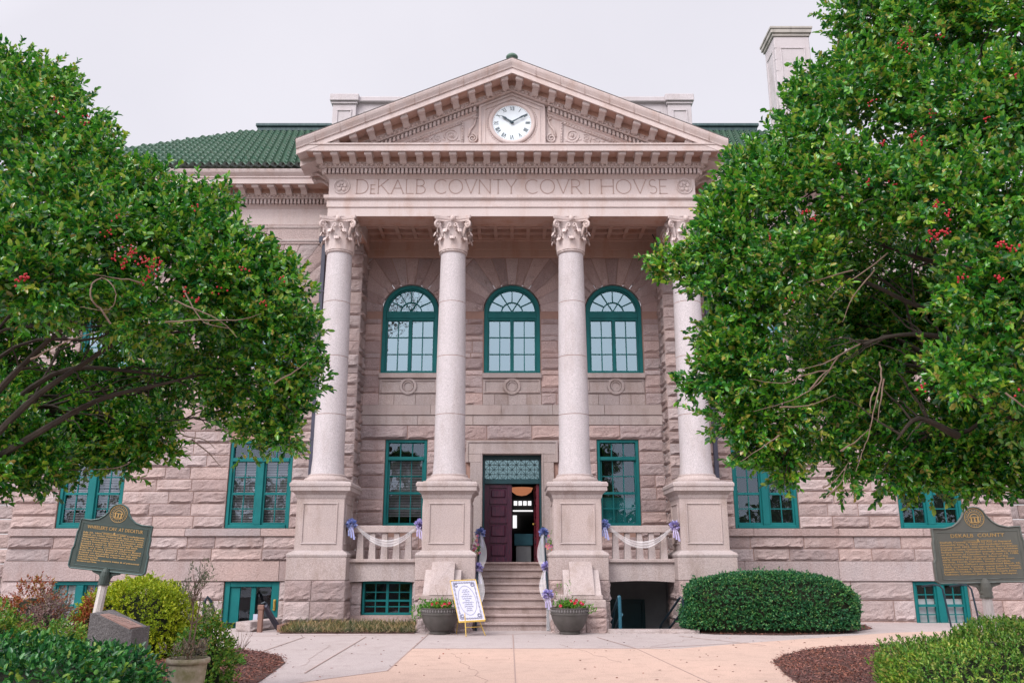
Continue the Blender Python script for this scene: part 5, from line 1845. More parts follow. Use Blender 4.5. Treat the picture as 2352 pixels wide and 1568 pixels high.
RC = px_clumps([(2010, 690, 100, 8.0), (2100, 600, 100, 7.8), (1950, 560, 85, 7.6), (2090, 820, 100, 8.1), (1880, 760, 85, 7.9), (2200, 700, 100, 7.9), (2240, 800, 90, 8.0), (1960, 850, 80, 8.0), (2000, 30, 115, 7.2), (2150, 60, 150, 6.8), (2330, 60, 170, 6.4), (1960, 140, 75, 7.3), (1880, 210, 70, 7.3), (1825, 260, 62, 7.3), (2010, 220, 130, 6.7), (2200, 260, 160, 6.3), (2380, 270, 170, 6.0), (1870, 330, 100, 6.9),
    (1745, 400, 85, 7.1), (1708, 445, 70, 7.1), (1662, 490, 62, 7.1), (1800, 460, 110, 6.7), (1980, 420, 140, 6.4), (2180, 470, 150, 6.0), (2370, 480, 160, 5.8), (1622, 565, 50, 7.1), (1690, 560, 90, 6.9), (1545, 612, 45, 7.2), (1585, 650, 48, 7.1), (1520, 600, 28, 7.25), (1640, 650, 80, 6.9),
    (1830, 600, 120, 6.6), (2260, 640, 130, 5.8), (2390, 680, 140, 5.7), (1660, 760, 68, 7.0), (1720, 700, 90, 6.8), (1650, 860, 62, 7.0), (1585, 895, 28, 7.1), (1720, 830, 95, 6.9), (1690, 950, 70, 7.0), (1780, 930, 95, 7.0), (1740, 1020, 55, 7.1), (1800, 1050, 55, 7.2), (1870, 850, 100, 7.3), (1890, 990, 90, 7.3), (1950, 1070, 70, 7.4), (2010, 920, 110, 7.6), (2030, 1060, 90, 7.5), (2120, 1070, 85, 7.5), (2220, 1060, 90, 7.4), (2320, 1050, 100, 7.3), (2420, 1030, 110, 7.2), (2200, 850, 80, 5.9), (2320, 850, 100, 5.9), (2140, 930, 100, 7.8), (2270, 960, 100, 7.7), (2390, 900, 120, 6.4), (2040, 760, 90, 8.2), (1930, 740, 80, 8.0), (2130, 720, 80, 8.3), (1810, 1095, 28, 7.1), (1700, 1060, 25, 7.05)])
RBR = [(2070, 100, 6.2, 10), (2085, 110, 6.2, 8), (2090, 70, 6.3, 6), (2160, 85, 6.0, 6), (2000, 240, 6.2, 5), (2120, 330, 5.9, 10), (2100, 310, 5.9, 8), (2030, 330, 6.1, 6), (1850, 490, 6.2, 8), (1870, 500, 6.2, 6), (2150, 470, 5.6, 8), (2180, 490, 5.5, 8), (2140, 540, 5.5, 16), (2165, 535, 5.5, 12), (2300, 560, 5.3, 10), (2330, 565, 5.3, 8), (2320, 170, 5.6, 6), (2290, 640, 5.3, 8), (1770, 540, 6.4, 6), (2140, 260, 5.9, 5), (2210, 640, 5.4, 7), (1820, 680, 6.3, 5), (2340, 900, 5.2, 5), (2120, 890, 5.6, 5), (1995, 415, 6.0, 5), (2060, 420, 6.0, 4), (2270, 270, 5.7, 5), (1930, 380, 6.2, 4)]
RT = [[(1975, 790, 6.5), (1930, 815, 6.4), (1905, 850, 6.35), (1880, 880, 6.3), (1845, 905, 6.3), (1800, 925, 6.3), (1730, 945, 6.3)], [(1905, 850, 6.35), (1850, 860, 6.3), (1800, 880, 6.25), (1720, 870, 6.25)], [(1930, 815, 6.4), (1890, 835, 6.3), (1830, 850, 6.25)], [(1860, 895, 6.3), (1890, 860, 6.3), (1920, 840, 6.35)], [(1790, 935, 6.3), (1860, 930, 6.25), (1920, 905, 6.3)],
      [(2020, 830, 6.2), (2025, 870, 6.15), (2015, 910, 6.1), (2005, 950, 6.1), (1995, 1000, 6.1), (1980, 1040, 6.1), (1966, 1083, 6.1)], [(2010, 890, 6.15), (2000, 920, 6.1), (1998, 950, 6.1)], [(1930, 1035, 6.3), (1970, 1010, 6.2), (1995, 985, 6.15)], [(2030, 870, 6.1), (2022, 920, 6.1), (2015, 970, 6.1)],
      [(2040, 580, 6.3), (1990, 620, 6.25), (1930, 660, 6.3), (1900, 690, 6.3)], [(2010, 620, 6.3), (1960, 680, 6.25), (1935, 740, 6.3)], [(1960, 620, 6.3), (1890, 640, 6.3), (1850, 650, 6.3)], [(1900, 1140, 6.7), (1930, 1110, 6.7), (1945, 1070, 6.8)], [(1890, 1120, 6.7), (1920, 1100, 6.7), (1950, 1060, 6.8)], [(1790, 1000, 6.6), (1760, 1020, 6.6), (1700, 1060, 6.6)], [(2310, 900, 5.6), (2360, 940, 5.6), (2420, 960, 5.6)]]
holly((5.4, 7.2, 0), RC, [(4.7, 7.2, 2.3, .13), (4.4, 6.8, 2.7, .12), (4.9, 6.6, 3.2, .13), (4.2, 7.4, 3.0, .10), (5.0, 7.4, 3.6, .11)],
      "taller glossy holly tree with bare brown twigs, overhanging the clipped hedge and upright marker", RT, RBR, 1250, [[(2430, 760, 6.6), (2260, 730, 6.6), (2100, 700, 6.7), (1960, 640, 6.7), (1880, 600, 6.8)], [(2400, 830, 6.7), (2200, 780, 6.7), (2060, 770, 6.6), (1985, 790, 6.5)], [(2420, 1010, 6.6), (2310, 950, 6.6), (2200, 890, 6.6), (2140, 860, 6.7)], [(2200, 1000, 6.9), (2110, 960, 6.8), (2060, 1010, 6.8)], [(2300, 640, 6.7), (2140, 600, 6.7), (2010, 560, 6.8)]], 5)

# ------------------------------------------------------------------ hedges and shrubs
def super_pts(c, rx, ry, rz, n, e=2.6, lump=.05, top_only=True):
    d = unit(rng.normal(size=(n, 3)))
    if top_only: d[:, 2] = np.abs(d[:, 2]) * 1.0 - .12
    k = (np.abs(d[:, 0]) ** e + np.abs(d[:, 1]) ** e + np.abs(d[:, 2]) ** e) ** (-1 / e)
    q = d * k[:, None]
    wob = 1 + lump * np.sin(q[:, 0] * 9 + c[0]) * np.cos(q[:, 1] * 7) + lump * np.sin(q[:, 2] * 8 + q[:, 0] * 5)
    P = q * np.array([rx, ry, rz]) * wob[:, None] + np.array(c)
    O = unit(np.sign(q) * np.abs(q) ** (e - 1) / np.array([rx, ry, rz]))
    return P, O
def hedge(name, label, cat, c, rx, ry, rz, n, ll, lw, mat, e=2.6, lump=.05, up=.3, tl=.07, nl=5, depth=.12, group=None, core=True):
    root = empty(name, c)
    root.location = (0, 0, 0)
    tag(root, label, cat, group)
    P, O = super_pts(c, rx, ry, rz, n, e, lump)
    P = P - O * (rng.uniform(0, 1, n) ** 1.5 * depth)[:, None]
    ks = rng.uniform(size=n) < .035                # stray shoots
    P[ks] += O[ks] * rng.uniform(.02, .10, (ks.sum(), 1))
    (p, d, nn, L_, W_), _ = sprigs(P, O, nl, tl, ll, lw, up)
    leaf_mesh("foliage", p, d, nn, L_, W_, mat, root)
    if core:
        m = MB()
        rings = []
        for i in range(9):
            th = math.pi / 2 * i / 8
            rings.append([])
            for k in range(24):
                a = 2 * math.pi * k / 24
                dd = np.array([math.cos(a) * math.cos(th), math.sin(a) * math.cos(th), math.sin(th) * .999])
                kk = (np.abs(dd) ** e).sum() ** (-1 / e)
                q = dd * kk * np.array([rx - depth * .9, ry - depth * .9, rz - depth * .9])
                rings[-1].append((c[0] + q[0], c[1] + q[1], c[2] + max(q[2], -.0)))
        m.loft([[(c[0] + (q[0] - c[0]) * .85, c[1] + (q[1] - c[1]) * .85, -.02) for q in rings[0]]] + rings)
        m.build("shade_core", M['core'], root)  # solid filler that blocks the view through, inner shade put into its colour
    return root
hc = at(1772, 1400, 18.95)
hedge("clipped_hedge", "long rounded dark green clipped hedge beside the dark basement opening", "hedge", (hc.x, 19.1, .22), 1.87, .64, .99, 10000, .046, .026, M['hedge_round'], 3.5, .02, .2, .05, 6, .09)
hc = at(150, 1500, 6.9)
hedge("dark_hedge", "dark glossy green hedge in front of the rough stone marker", "hedge", (-4.17, 6.9, .0), 1.30, .95, .80, 3400, .058, .032, M['hedge_dark'], 6.0, .03, .35, .09, 6, .16)
hedge("bright_hedge", "bright green spreading hedge at the foot of the upright faded plaque", "hedge", (4.62, 8.0, .0), 1.35, 1.1, .87, 9000, .036, .016, M['hedge_light'], 2.6, .05, .45, .08, 7, .16)
c = at(325, 1400, 14.2)
hedge("lime_shrub", "large yellow-green mounded shrub behind the leaning plaque", "shrub", (c.x - .02, 14.2, .1), .84, .75, 1.03, 4600, .045, .026, M['lime'], 3.2, .05, .4, .08, 6, .2)
c = at(476, 1480, 10.6)
hedge("green_shrub", "small loose green shrub beside the concrete urn, yellowish tips", "shrub", (c.x, 10.6, .0), .35, .32, .78, 950, .045, .026, M['limelow'], 2.2, .10, .4, .10, 6, .2)
c = at(70, 1400, 13.8)
hedge("red_tipped_shrub", "reddish brown shrub against the wall, beside the white-paned basement window", "shrub", (c.x - .1, 14.0, .1), .62, .5, 1.02, 1100, .05, .02, M['redleaf'], 2.2, .10, .4, .10, 6, .25)
c = at(96, 1400, 13)
hedge("mauve_shrub", "greyish mauve dry-looking shrub left of the white-paned basement window", "shrub", (c.x - .02, 13.2, .1), .36, .35, .86, 700, .045, .018, M['mauve'], 2.2, .10, .4, .10, 6, .25)
c = at(30, 1430, 11.5)
hedge("yellow_green_shrub", "yellow-green loose shrub between the dark hedge and the reddish brown shrub", "shrub", (c.x - .30, 11.6, .0), .50, .42, .83, 950, .05, .024, M['limelow'], 2.2, .10, .4, .10, 6, .22)
c = at(175, 1440, 11.5)
hedge("low_mixed_shrub", "low straggly green and red shrub between the stone marker and the dark hedge", "shrub", (c.x - .05, 11.2, .0), .60, .4, .66, 1000, .045, .022, M['limelow'], 2.2, .14, .4, .10, 6, .22)
c = at(210, 1400, 13.5)
hedge("red_shrub", "small brick-red shrub between the lime shrub and the white-paned basement window", "shrub", (c.x, 13.4, .1), .24, .24, .78, 420, .05, .02, M['redleaf'], 2.2, .12, .4, .10, 6, .2)

# mulch beds: chips on a soil sheet
def inside(px, py, poly):
    r = np.zeros(len(px), bool)
    j = len(poly) - 1
    for i in range(len(poly)):
        xi, yi = poly[i]
        xj, yj = poly[j]
        with np.errstate(divide='ignore', invalid='ignore'):
            c_ = ((yi > py) != (yj > py)) & (px < (xj - xi) * (py - yi) / (yj - yi + 1e-12) + xi)
        r ^= c_
        j = i
    return r
def mulch(pts, n, box, z=.012):
    poly_sheet("mulch_bed", pts, .008, M['soil'])
    x = rng.uniform(box[0], box[1], n)
    y = rng.uniform(box[2], box[3], n)
    k = inside(x + rng.normal(0, .05, n), y + rng.normal(0, .07, n), [tuple(p) for p in pts])
    x, y = x[k], y[k]
    m_ = len(x)
    P = np.stack([x, y, rng.uniform(.008, .035, m_)], 1)
    D = unit(rng.normal(size=(m_, 3)) * np.array([1, 1, .25]))
    Nn = unit(rng.normal(0, .35, (m_, 3)) + np.array([0, 0, 1.]))
    tag(leaf_mesh("mulch_chips", P, D, Nn, rng.uniform(.02, .055, m_), rng.uniform(.008, .02, m_), M['chips'], None, .05), kind="stuff")
left_bed = P2((560, 1590), (610, 1555), (655, 1522), (645, 1507), (600, 1496), (540, 1489), (430, 1484), (200, 1472), (-200, 1468)) + [(-12, 15.5), (-12, 7), (-2.3, 6.0)]
mulch(left_bed, 42000, (-6.5, -1.9, 7, 16))
right_bed = P2((1875, 1600), (1800, 1545), (1776, 1518), (1800, 1504), (1850, 1492), (1920, 1484), (2050, 1480), (2400, 1472)) + [(12, 14), (12, 6), (3.2, 6)]
mulch(right_bed, 60000, (2.6, 8.0, 7, 17.5))
hb = P2((1555, 1448), (1640, 1456), (1800, 1458), (1930, 1455), (2005, 1443), (1985, 1434), (1900, 1432), (1560, 1432))
mulch(hb, 9000, (3.5, 8.5, 17, 21))
# strap-leaf grass bed left of the steps
mm = MB()
x0, x1 = at(660, 1450, 18.9).x, -2.05
mm.add([(x0 - .1, 18.62, 0), (x1, 18.62, 0), (x1, 19.5, .12), (x0, 19.5, .12), (x1, 20.2, .14), (x0, 20.2, .14)], [(0, 1, 2, 3), (3, 2, 4, 5)])
tag(mm.build("bed_soil", M['soil']), kind="structure")
n = 5200
x = rng.uniform(x0 - .1, x1, n)
y = rng.uniform(18.68, 19.65, n)
z = np.clip((y - 18.6) * .13, 0, .12)
P = np.stack([x, y, z], 1)
D = unit(np.stack([rng.normal(0, .45, n), rng.normal(-.5, .5, n), np.abs(rng.normal(.55, .25, n))], 1))
o = leaf_mesh("strap_grass", P, D, unit(rng.normal(size=(n, 3))), rng.uniform(.09, .19, n), rng.uniform(.008, .014, n), M['strap'], None, .1)
tag(o, kind="stuff")
# a small weed in the left mulch bed
c = G(545, 1528)
P_, O_ = super_pts((c.x, c.y, .02), .10, .10, .07, 40, 2, .1)
(p, d, nn, L_, W_), _ = sprigs(P_, O_, 4, .05, .05, .02)
o = leaf_mesh("weed", p, d, nn, L_, W_, M['petunia'])
tag(o, "small bright green weed alone in the mulch by the urn", "weed")

# ------------------------------------------------------------------ text helper
def text_mesh(name, body, size, mat, parent, loc, rot, align='CENTER', extrude=.002, spacing=1.0, line=1.0, xs=1.0, offset=0.0):
    cu = bpy.data.curves.new(name, 'FONT')
    cu.body = body
    cu.size = size
    cu.align_x = align
    cu.extrude = extrude
    cu.space_line = line
    cu.space_character = spacing
    cu.offset = offset
    cu.resolution_u = 2
    tmp = bpy.data.objects.new(name, cu)
    col.objects.link(tmp)
    dg = bpy.context.evaluated_depsgraph_get()
    me = bpy.data.meshes.new_from_object(tmp.evaluated_get(dg))
    bpy.data.objects.remove(tmp)
    bpy.data.curves.remove(cu)
    me.materials.clear()
    me.materials.append(mat)
    for v in me.vertices: v.co.x *= xs
    o = link(bpy.data.objects.new(name, me), parent)
    o.location = loc
    o.rotation_euler = rot
    return o

# ------------------------------------------------------------------ historical markers
def marker_sign(px_bottom, py_bottom, Y, W, H, label, title, lines, mats, lean, yaw, post_px):
    p = at(px_bottom, py_bottom, Y)
    root = empty("history_marker", (p.x, p.y, 0))
    tag(root, label, "sign", "cast history markers on posts")
    root.rotation_euler = (0, lean, yaw)
    plate, post, edge = mats
    zb, hw = p.z, W / 2
    zt = zb + H
    # outline with curled crest
    out = [(-hw - .03, zb + .03), (-hw, zb), (hw, zb), (hw + .03, zb + .03), (hw + .03, zb + .25), (hw + .012, zb + .29), (hw + .012, zb + .48), (hw, zb + .52), (hw, zt)]
    cr_ = [(hw * .72, zt - .005), (hw * .52, zt + .02), (hw * .38, zt + .07), (hw * .27, zt + .14)]
    top = [(.135 * math.cos(R(a)), zt + .135 + .115 * math.sin(R(a))) for a in range(15, 166, 15)]
    right = out + cr_ + top
    left = [(-x, z) for x, z in cr_[::-1]] + [(-hw, zt), (-hw, zb + .52), (-hw - .012, zb + .48), (-hw - .012, zb + .29), (-hw - .03, zb + .25)]
    poly = right + left
    m = MB()
    m.prism([(x, .022, z) for x, z in poly], (0, -.044, 0))
    pl_ = m.build("plaque", plate, root)
    rim = MB()
    cyc = poly + [poly[0]]
    rim.tube([(x * .985, -.024, zb + (z - zb) * .99 + .006) for x, z in cyc], .011, 6, False)
    inner = [(-hw + .05, zb + .05), (hw - .05, zb + .05), (hw - .05, zt - .05), (hw * .62, zt - .05)]
    rim.tube([(x, -.0235, z) for x, z in inner[:3]] + [(-hw + .05, -.0235, zt - .05)] + [(-hw + .05, -.0235, zb + .05)], .004, 5, False)
    rim.build("raised_rim", edge, pl_)
    sl = MB()
    zc_ = zt + .115
    for r_ in (.115, .075):
        sl.tube([(r_ * math.cos(R(a)), -.024, zc_ + r_ * math.sin(R(a))) for a in range(0, 361, 12)], .0045, 5, False)
    for k in range(20):
        a = R(9 + k * 18)
        sl.box(.095 * math.cos(a) - .0035, .095 * math.cos(a) + .0035, -.026, -.02, zc_ + .095 * math.sin(a) - .006, zc_ + .095 * math.sin(a) + .006)
    sl.tube([(.05 * math.cos(R(a)), -.024, zc_ - .005 + .05 * math.sin(R(a))) for a in range(0, 181, 15)], .006, 5)
    for x in (-.04, 0, .04): sl.box(x - .008, x + .008, -.03, -.02, zc_ - .05, zc_ + .0)
    sl.box(-.06, .06, -.03, -.02, zc_ - .058, zc_ - .048)
    sl.box(-.06, .06, -.03, -.02, zc_ + .0, zc_ + .01)
    sl.build("state_seal", M['sign_gold'], pl_)
    tt = text_mesh("title", title, .062, M['sign_gold'], pl_, (0, -.023, zt - .115), (R(90), 0, 0), extrude=.004, offset=.0006, spacing=1.06)
    xs_ = [v.co.x for v in tt.data.vertices]
    kx = W * (.77 if len(title) > 18 else .60) / (max(xs_) - min(xs_))
    for v in tt.data.vertices: v.co.x *= kx
    rule = MB()
    for a, b in ((-.17, -.03), (.03, .17)): rule.box(a, b, -.027, -.02, zt - .157, zt - .152)
    rule.ball((0, -.022, zt - .155), .014, 8, (1, .4, 1.2))
    rule.build("rule", M['sign_gold'], pl_)
    n_ = len(lines)
    lh = (H - .25) / n_
    mx_ = max(len(l) for l in lines)
    for i, l in enumerate(lines):
        o = text_mesh("text_line", l, lh * .88, M['sign_gold'], pl_, (-hw + .075, -.023, zt - .155 - lh * (i + 1) + .006), (R(90), 0, 0), 'LEFT', .002, 1.0, 1.0, 1.0, .0009)
        wd = max(v.co.x for v in o.data.vertices)
        k = min((W - .15) / wd, 1.9) if len(l) > mx_ * .6 else .9
        for v in o.data.vertices: v.co.x *= k
    br = MB()
    br.prism([(-.2, .02, zb + .005), (-.18, .02, zb - .02), (-.09, .02, zb - .05), (-.06, .02, zb - .11), (.06, .02, zb - .11), (.09, .02, zb - .05), (.18, .02, zb - .02), (.2, .02, zb + .005)], (0, -.035, 0))
    br.lathe([(.06, zb - .16), (.062, zb - .05), (.055, zb), (.04, zb + .035), (.012, zb + .055), (.001, zb + .056)], (0, -.03, 0), 14)
    br.lathe([(.075, zb - .175), (.075, zb - .15), (.068, zb - .14), (.068, zb - .13), (.075, zb - .12), (.075, zb - .10), (.06, zb - .09)], (0, -.01, 0), 14)
    br.build("bracket", plate, root)
    ps = MB()
    ps.lathe([(.068, -.3), (.060, zb - .17)], (0, -.01, 0), 8)
    ps.build("post", post, root)
    return root
marker_sign(221, 1311, 11.9, .98, .66, "dark green-grey cast plaque with gold text, leaning on its post by the lime shrub", "WHEELER'S CAV. AT DECATUR",
    ["July 22, 1864. Coincident with Confederate", "attack on Union Federal left, east of Atlanta,", "Wheeler's cavalry struck the Union trains", "here, wagon trains parked in Decatur with", "troops headed by Sprague's brigade, which", "posted a stand on this hill and fell back", "Sprague's men. Confederates pressed", "E.N.E. of 2 guns Howard's Chicago Board", "from the Chicago Board of Trade, a battery", "posted on the public square on this site.", "Attack was halted by a last stand there", "on the North Decatur Road.", "Wheeler failed to capture trains & of personnel", "his orders to rejoin Hardee."],
    (M['sign'], M['post'], plain('worn_rim', (.09, .15, .145), (.06, .10, .10), 8, .5)), R(6.0), R(4), None)
marker_sign(2266, 1338, 10.6, 1.06, .655, "faded grey cast plaque with gold text, standing upright above the bright hedge", "DEKALB  COUNTY",
    ["DeKalb County, created by Act of General", "Assembly Dec. 9, 1822 and including Fulton", "County until 1853, was named for Baron Johann", "DeKalb, a native German who fought for American", "Independence. Wounded mortally leading troops", "at the Battle of Camden, S.C., August 19, 1780,", "appointed a Major General. Most of the", "early settlers of DeKalb County came from", "Virginia, North Carolina, South Carolina.", "First County Officers commissioned March 18,", "1823, in Fayette County, were: John S. Welch,", "Sheriff; Thomas A. Dobbs, Clerk Superior Court;", "Jonathan Dobbs, Clerk Inferior Court; John", "Calhoun, Coroner; James Adams, Surveyor."],
    (M['sign_pale'], M['post'], plain('worn_pale_rim', (.20, .22, .20), (.10, .115, .105), 8, .5)), R(-1.5), R(-4), None)

# low stone marker with a sloping plaque
p = at(272, 1455, 9.8)
sm_ = empty("stone_marker", (p.x, 9.8, 0), R(-12))
tag(sm_, "rough dark grey stone marker with a sloping reddish plaque behind the dark hedge", "marker")
zt_ = at(272, 1413, 9.8).z
m = MB()
m.prism([(-.27, -.15, 0), (.27, -.15, 0), (.27, -.15, zt_ - .13), (.23, -.15, zt_ - .135), (-.22, -.15, zt_ + .035), (-.27, -.15, zt_ + .03)], (0, .31, .02))
m.build("stone_block", M['marker'], sm_)
pq = MB()
a, b = Vector((-.16, -.02, zt_ + .012)), Vector((.23, -.02, zt_ - .122))
pq.bar(a, b, .22, .02, (0, 0, 1))
pq.build("plaque", M['marker_plaque'], sm_)
pt = MB()
u = (b - a).normalized()
nrm = Vector((-u.z, 0, u.x)) if u.x > 0 else Vector((u.z, 0, -u.x))
for r_ in range(3):
    for k in range(7 if r_ < 2 else 5):
        c = a.lerp(b, .12 + .11 * k) + nrm * .0125 + Vector((0, .05 - .05 * r_, 0))
        pt.bar(c, c + u * .022, .028, .003, nrm)
pt.build("raised_lettering", M['groove'], sm_)

# ------------------------------------------------------------------ concrete urn with a sapling
p = at(432, 1520, 8.6)
ur = empty("concrete_urn", (p.x, 8.6, 0))
tag(ur, "weathered mossy concrete urn beside the dark hedge", "urn")
s_ = mpp(432, 1520, 8.6)
zr = at(432, 1510, 8.6).z
R0 = 48 * s_
MB().lathe([(R0 * .62, 0), (R0 * .66, .03), (R0 * .74, zr * .3), (R0 * .85, zr * .75), (R0 * .88, zr - .05), (R0 * .98, zr - .045), (R0 * 1.02, zr - .02), (R0 * .99, zr), (R0 * .88, zr), (R0 * .84, zr - .04), (.01, zr - .05)], (0, 0, 0), 32).build("urn_body", M['urn'], ur, ang=60)
MB().lathe([(R0 * .85, 0), (R0 * .5, .01), (.01, .015)], (0, 0, zr - .045), 20).build("soil", M['soil'], ur)
ol = empty("potted_sapling", (p.x, 8.6, zr - .04))
tag(ol, "thin olive-leaved sapling growing in the concrete urn", "sapling")
tk = MB()
zt_ = at(425, 1310, 8.6).z - zr
limb(tk, (-.01, 0, 0), (-.0, .02, zt_ * .95), .011, .005, 0, 8, .02, 4)
limb(tk, (.02, 0, 0), (.05, .05, zt_ * .8), .011, .005, 0, 8, .02, 6)
tips = []
for k in range(16):
    z = zt_ * random.uniform(.45, 1.0)
    e = Vector((random.uniform(-.1, .22) * (1.3 - z / zt_ * .6), random.uniform(-.1, .1), z + random.uniform(.02, .12)))
    limb(tk, (.0, .01, z * .86), e, .006, .0025, .05, 5, .05, k)
    tips.append(e)
tk.build("stem", M['twig'], ol)
tips = np.array([t[:] for t in tips])
Pt = np.repeat(tips, 5, 0) + rng.normal(0, .035, (80, 3))
(p_, d, nn, L_, W_), _ = sprigs(Pt, np.tile([0.1, 0, 1.0], (80, 1)), 5, .09, .042, .012)
leaf_mesh("leaves", p_, d, nn, L_, W_, M['olive'], ol)
Pd = rng.normal(0, 1, (70, 3)) * np.array([R0 * .4, R0 * .4, .03]) + np.array([0, 0, .09])
(p_, d, nn, L_, W_), _ = sprigs(Pd + np.array([p.x, 8.6, zr - .03]), np.tile([0, 0, 1.0], (70, 1)), 6, .09, .045, .014)
o = leaf_mesh("dry_herb", p_, d, nn, L_, W_, M['grey_leaf'])
tag(o, "silvery half-dry herb filling the top of the concrete urn", "plant")
# bare twiggy plant at the edge of the bed
tw = MB()
g0 = G(552, 1500)
for k in range(14):
    a = random.uniform(-1, 1)
    limb(tw, (g0.x + random.uniform(-.02, .02), g0.y, 0), (g0.x + a * .25, g0.y + random.uniform(-.1, .1), random.uniform(.15, .42)), .006, .002, .05, 5, .08, k)
tag(tw.build("bare_twig_plant", M['twig']), "leafless twiggy plant at the paving edge by the green shrub", "plant")

# ------------------------------------------------------------------ planters by the steps
def planter(px, label_b, label_f, seed, cat_=None):
    c = G(px, 1455)
    root = empty("planter_bowl", (c.x, c.y, 0))
    tag(root, label_b, "planter", "bowl planters at the foot of the steps")
    pr_ = [(.18, 0), (.215, .0), (.225, .03), (.20, .05), (.255, .10), (.325, .20), (.378, .32), (.39, .385), (.405, .39), (.405, .425), (.385, .43), (.392, .50), (.405, .505), (.405, .525), (.37, .525), (.36, .49), (.01, .47)]
    MB().lathe(pr_, (0, 0, 0), 36).build("bowl", M['bowl'], root, ang=40)
    orn = MB()
    for k in range(40):
        a = 2 * math.pi * k / 40
        orn.ball((math.cos(a) * .388, math.sin(a) * .388, .465), .022, 6, (.9, .9, 1.6))
    orn.build("rim_ornament", M['marker'], root)
    fl_ = empty("potted_flowers", (c.x, c.y, .5))
    tag(fl_, label_f, "flowers", "flowers in the bowl planters")
    n = 150
    P = rng.normal(0, 1, (n, 3)) * np.array([.16, .16, .035]) + np.array([0, 0, .06])
    k = np.hypot(P[:, 0], P[:, 1]) < .36
    P = P[k]
    if seed == 1:
        ex = rng.normal(0, 1, (45, 3)) * np.array([.09, .06, .08]) + np.array([-.40, -.02, -.06])
        P = np.concatenate([P, ex])
    else:
        ex = rng.normal(0, 1, (25, 3)) * np.array([.06, .06, .05]) + np.array([.34, -.05, -.03])
        P = np.concatenate([P, ex])
    (p_, d, nn, L_, W_), _ = sprigs(P, np.tile([0, 0, 1.], (len(P), 1)), 7, .09, .055, .026)
    leaf_mesh("foliage", p_, d, nn, L_, W_, M['petunia'], fl_)
    pos = [(.10, -.2, .10), (.16, -.22, .09), (.05, -.25, .08), (.2, -.15, .12), (-.05, -.22, .12), (-.15, -.2, .1)] if seed == 1 else [(-.20, -.22, .07), (.02, -.15, .16), (.22, -.2, .13), (.26, -.18, .10), (.1, -.2, .12), (.14, -.1, .17)]
    PP, DD, NN = [], [], []
    for q in pos:
        for r_ in range(5):
            a = R(72 * r_)
            PP.append(q); DD.append((math.cos(a), -.3, math.sin(a))); NN.append((0, -1, .3))
    leaf_mesh("blossom", np.array(PP), np.array(DD), np.array(NN), .038, .042, M['red_fl'], fl_)
    tw = MB()
    for k in range(5):
        x = random.uniform(-.05, .25) if seed == 1 else random.uniform(-.2, .1)
        limb(tw, (x, 0, 0), (x + random.uniform(-.12, .1), .02, random.uniform(.3, .52)), .006, .002, .02, 6, .07, k + seed)
    tw.build("stem", M['twig'], fl_)
    if seed == 2:
        P = np.array([(-.02, 0, .45), (.03, 0, .5), (-.25, 0, .42), (-.18, 0, .40), (-.25, 0, .25), (.02, .0, .3)])
        (p_, d, nn, L_, W_), _ = sprigs(P, np.tile([0, 0, 1.], (6, 1)), 6, .12, .06, .02)
        leaf_mesh("sprout", p_, d, nn, L_, W_, M['petunia'], fl_)
planter(1010, "brown-grey bowl planter beside the gold easel", "green plants with pink blooms in the bowl beside the gold easel", 1)
planter(1309, "brown-grey bowl planter beside the tulle tail, nearer the dark opening", "bright green plants with red blooms and a tall thin shoot in a bowl", 2)

# ------------------------------------------------------------------ handrails with bows and tulle
XRAIL = .79
def handrail(sx, label):
    root = empty("step_handrail", (sx * XRAIL, 19.40, 0))
    tag(root, label, "handrail", "handrails of the front steps")
    MB().tube([(0, 2.55, 2.30), (0, 2.35, 2.29), (0, 0.1, .93), (0, 0, .86)], .027, 8).build("rail", M['iron'], root)
    MB().tube([(0, 0, 0), (0, 0, .88)], .024, 8).build("rail_post", M['iron'], root)
    MB().tube([(0, 2.5, 1.44), (0, 2.5, 2.30)], .024, 8).build("rail_post", M['iron'], root)
handrail(-1, "dark iron step handrail half hidden by the white poster")
handrail(1, "dark iron step handrail away from the poster, tulle reaching the ground")
def bow(p, mat, label, r=.13, tails=True, group="blue ribbon bows on rails and balustrades"):
    root = empty("ribbon_bow", p)
    tag(root, label, "bow", group)
    n = 130
    d = unit(rng.normal(size=(n, 3)))
    P = d * r * .35
    leaf_mesh("ribbon_loops", P, d + rng.normal(0, .25, (n, 3)), unit(rng.normal(size=(n, 3))), r * rng.uniform(.5, .8, n), r * .36, mat, root, .3)
    if tails:
        m = MB()
        for k in range(3):
            x = (k - 1) * .035
            pts = [Vector((x * .4, -.05, -.05)), Vector((x * 1.4, -.07, -.16)), Vector((x * 1.8 + .02, -.06, -.27 - .04 * k))]
            rings = []
            for i, q in enumerate(pts):
                hw_ = .010 + .006 * i
                rings.append([q + Vector((-hw_, 0, 0)), q + Vector((0, -.006, 0)), q + Vector((hw_, 0, 0)), q + Vector((0, .004, 0))])
            m.loft(rings)
        m.build("ribbon_tail", mat, root)
def railp(py, sx):                                   # point of the handrail seen at that picture height
    for i in range(200):
        t = i / 199
        y, z = 21.75 - 2.25 * t, 2.29 - 1.36 * t
        v = (z - CAM_H)
        yy_ = 784 - FPX * math.tan(math.atan2(v, y) - PITCH)
        if yy_ >= py: return Vector((sx * XRAIL, y, z))
    return Vector((sx * XRAIL, 19.40, max(.1, 1.45 - 19.4 * math.tan(math.atan((py - 784) / FPX) - PITCH))))
BL = "blue and lavender ribbon bow "
rp = {}
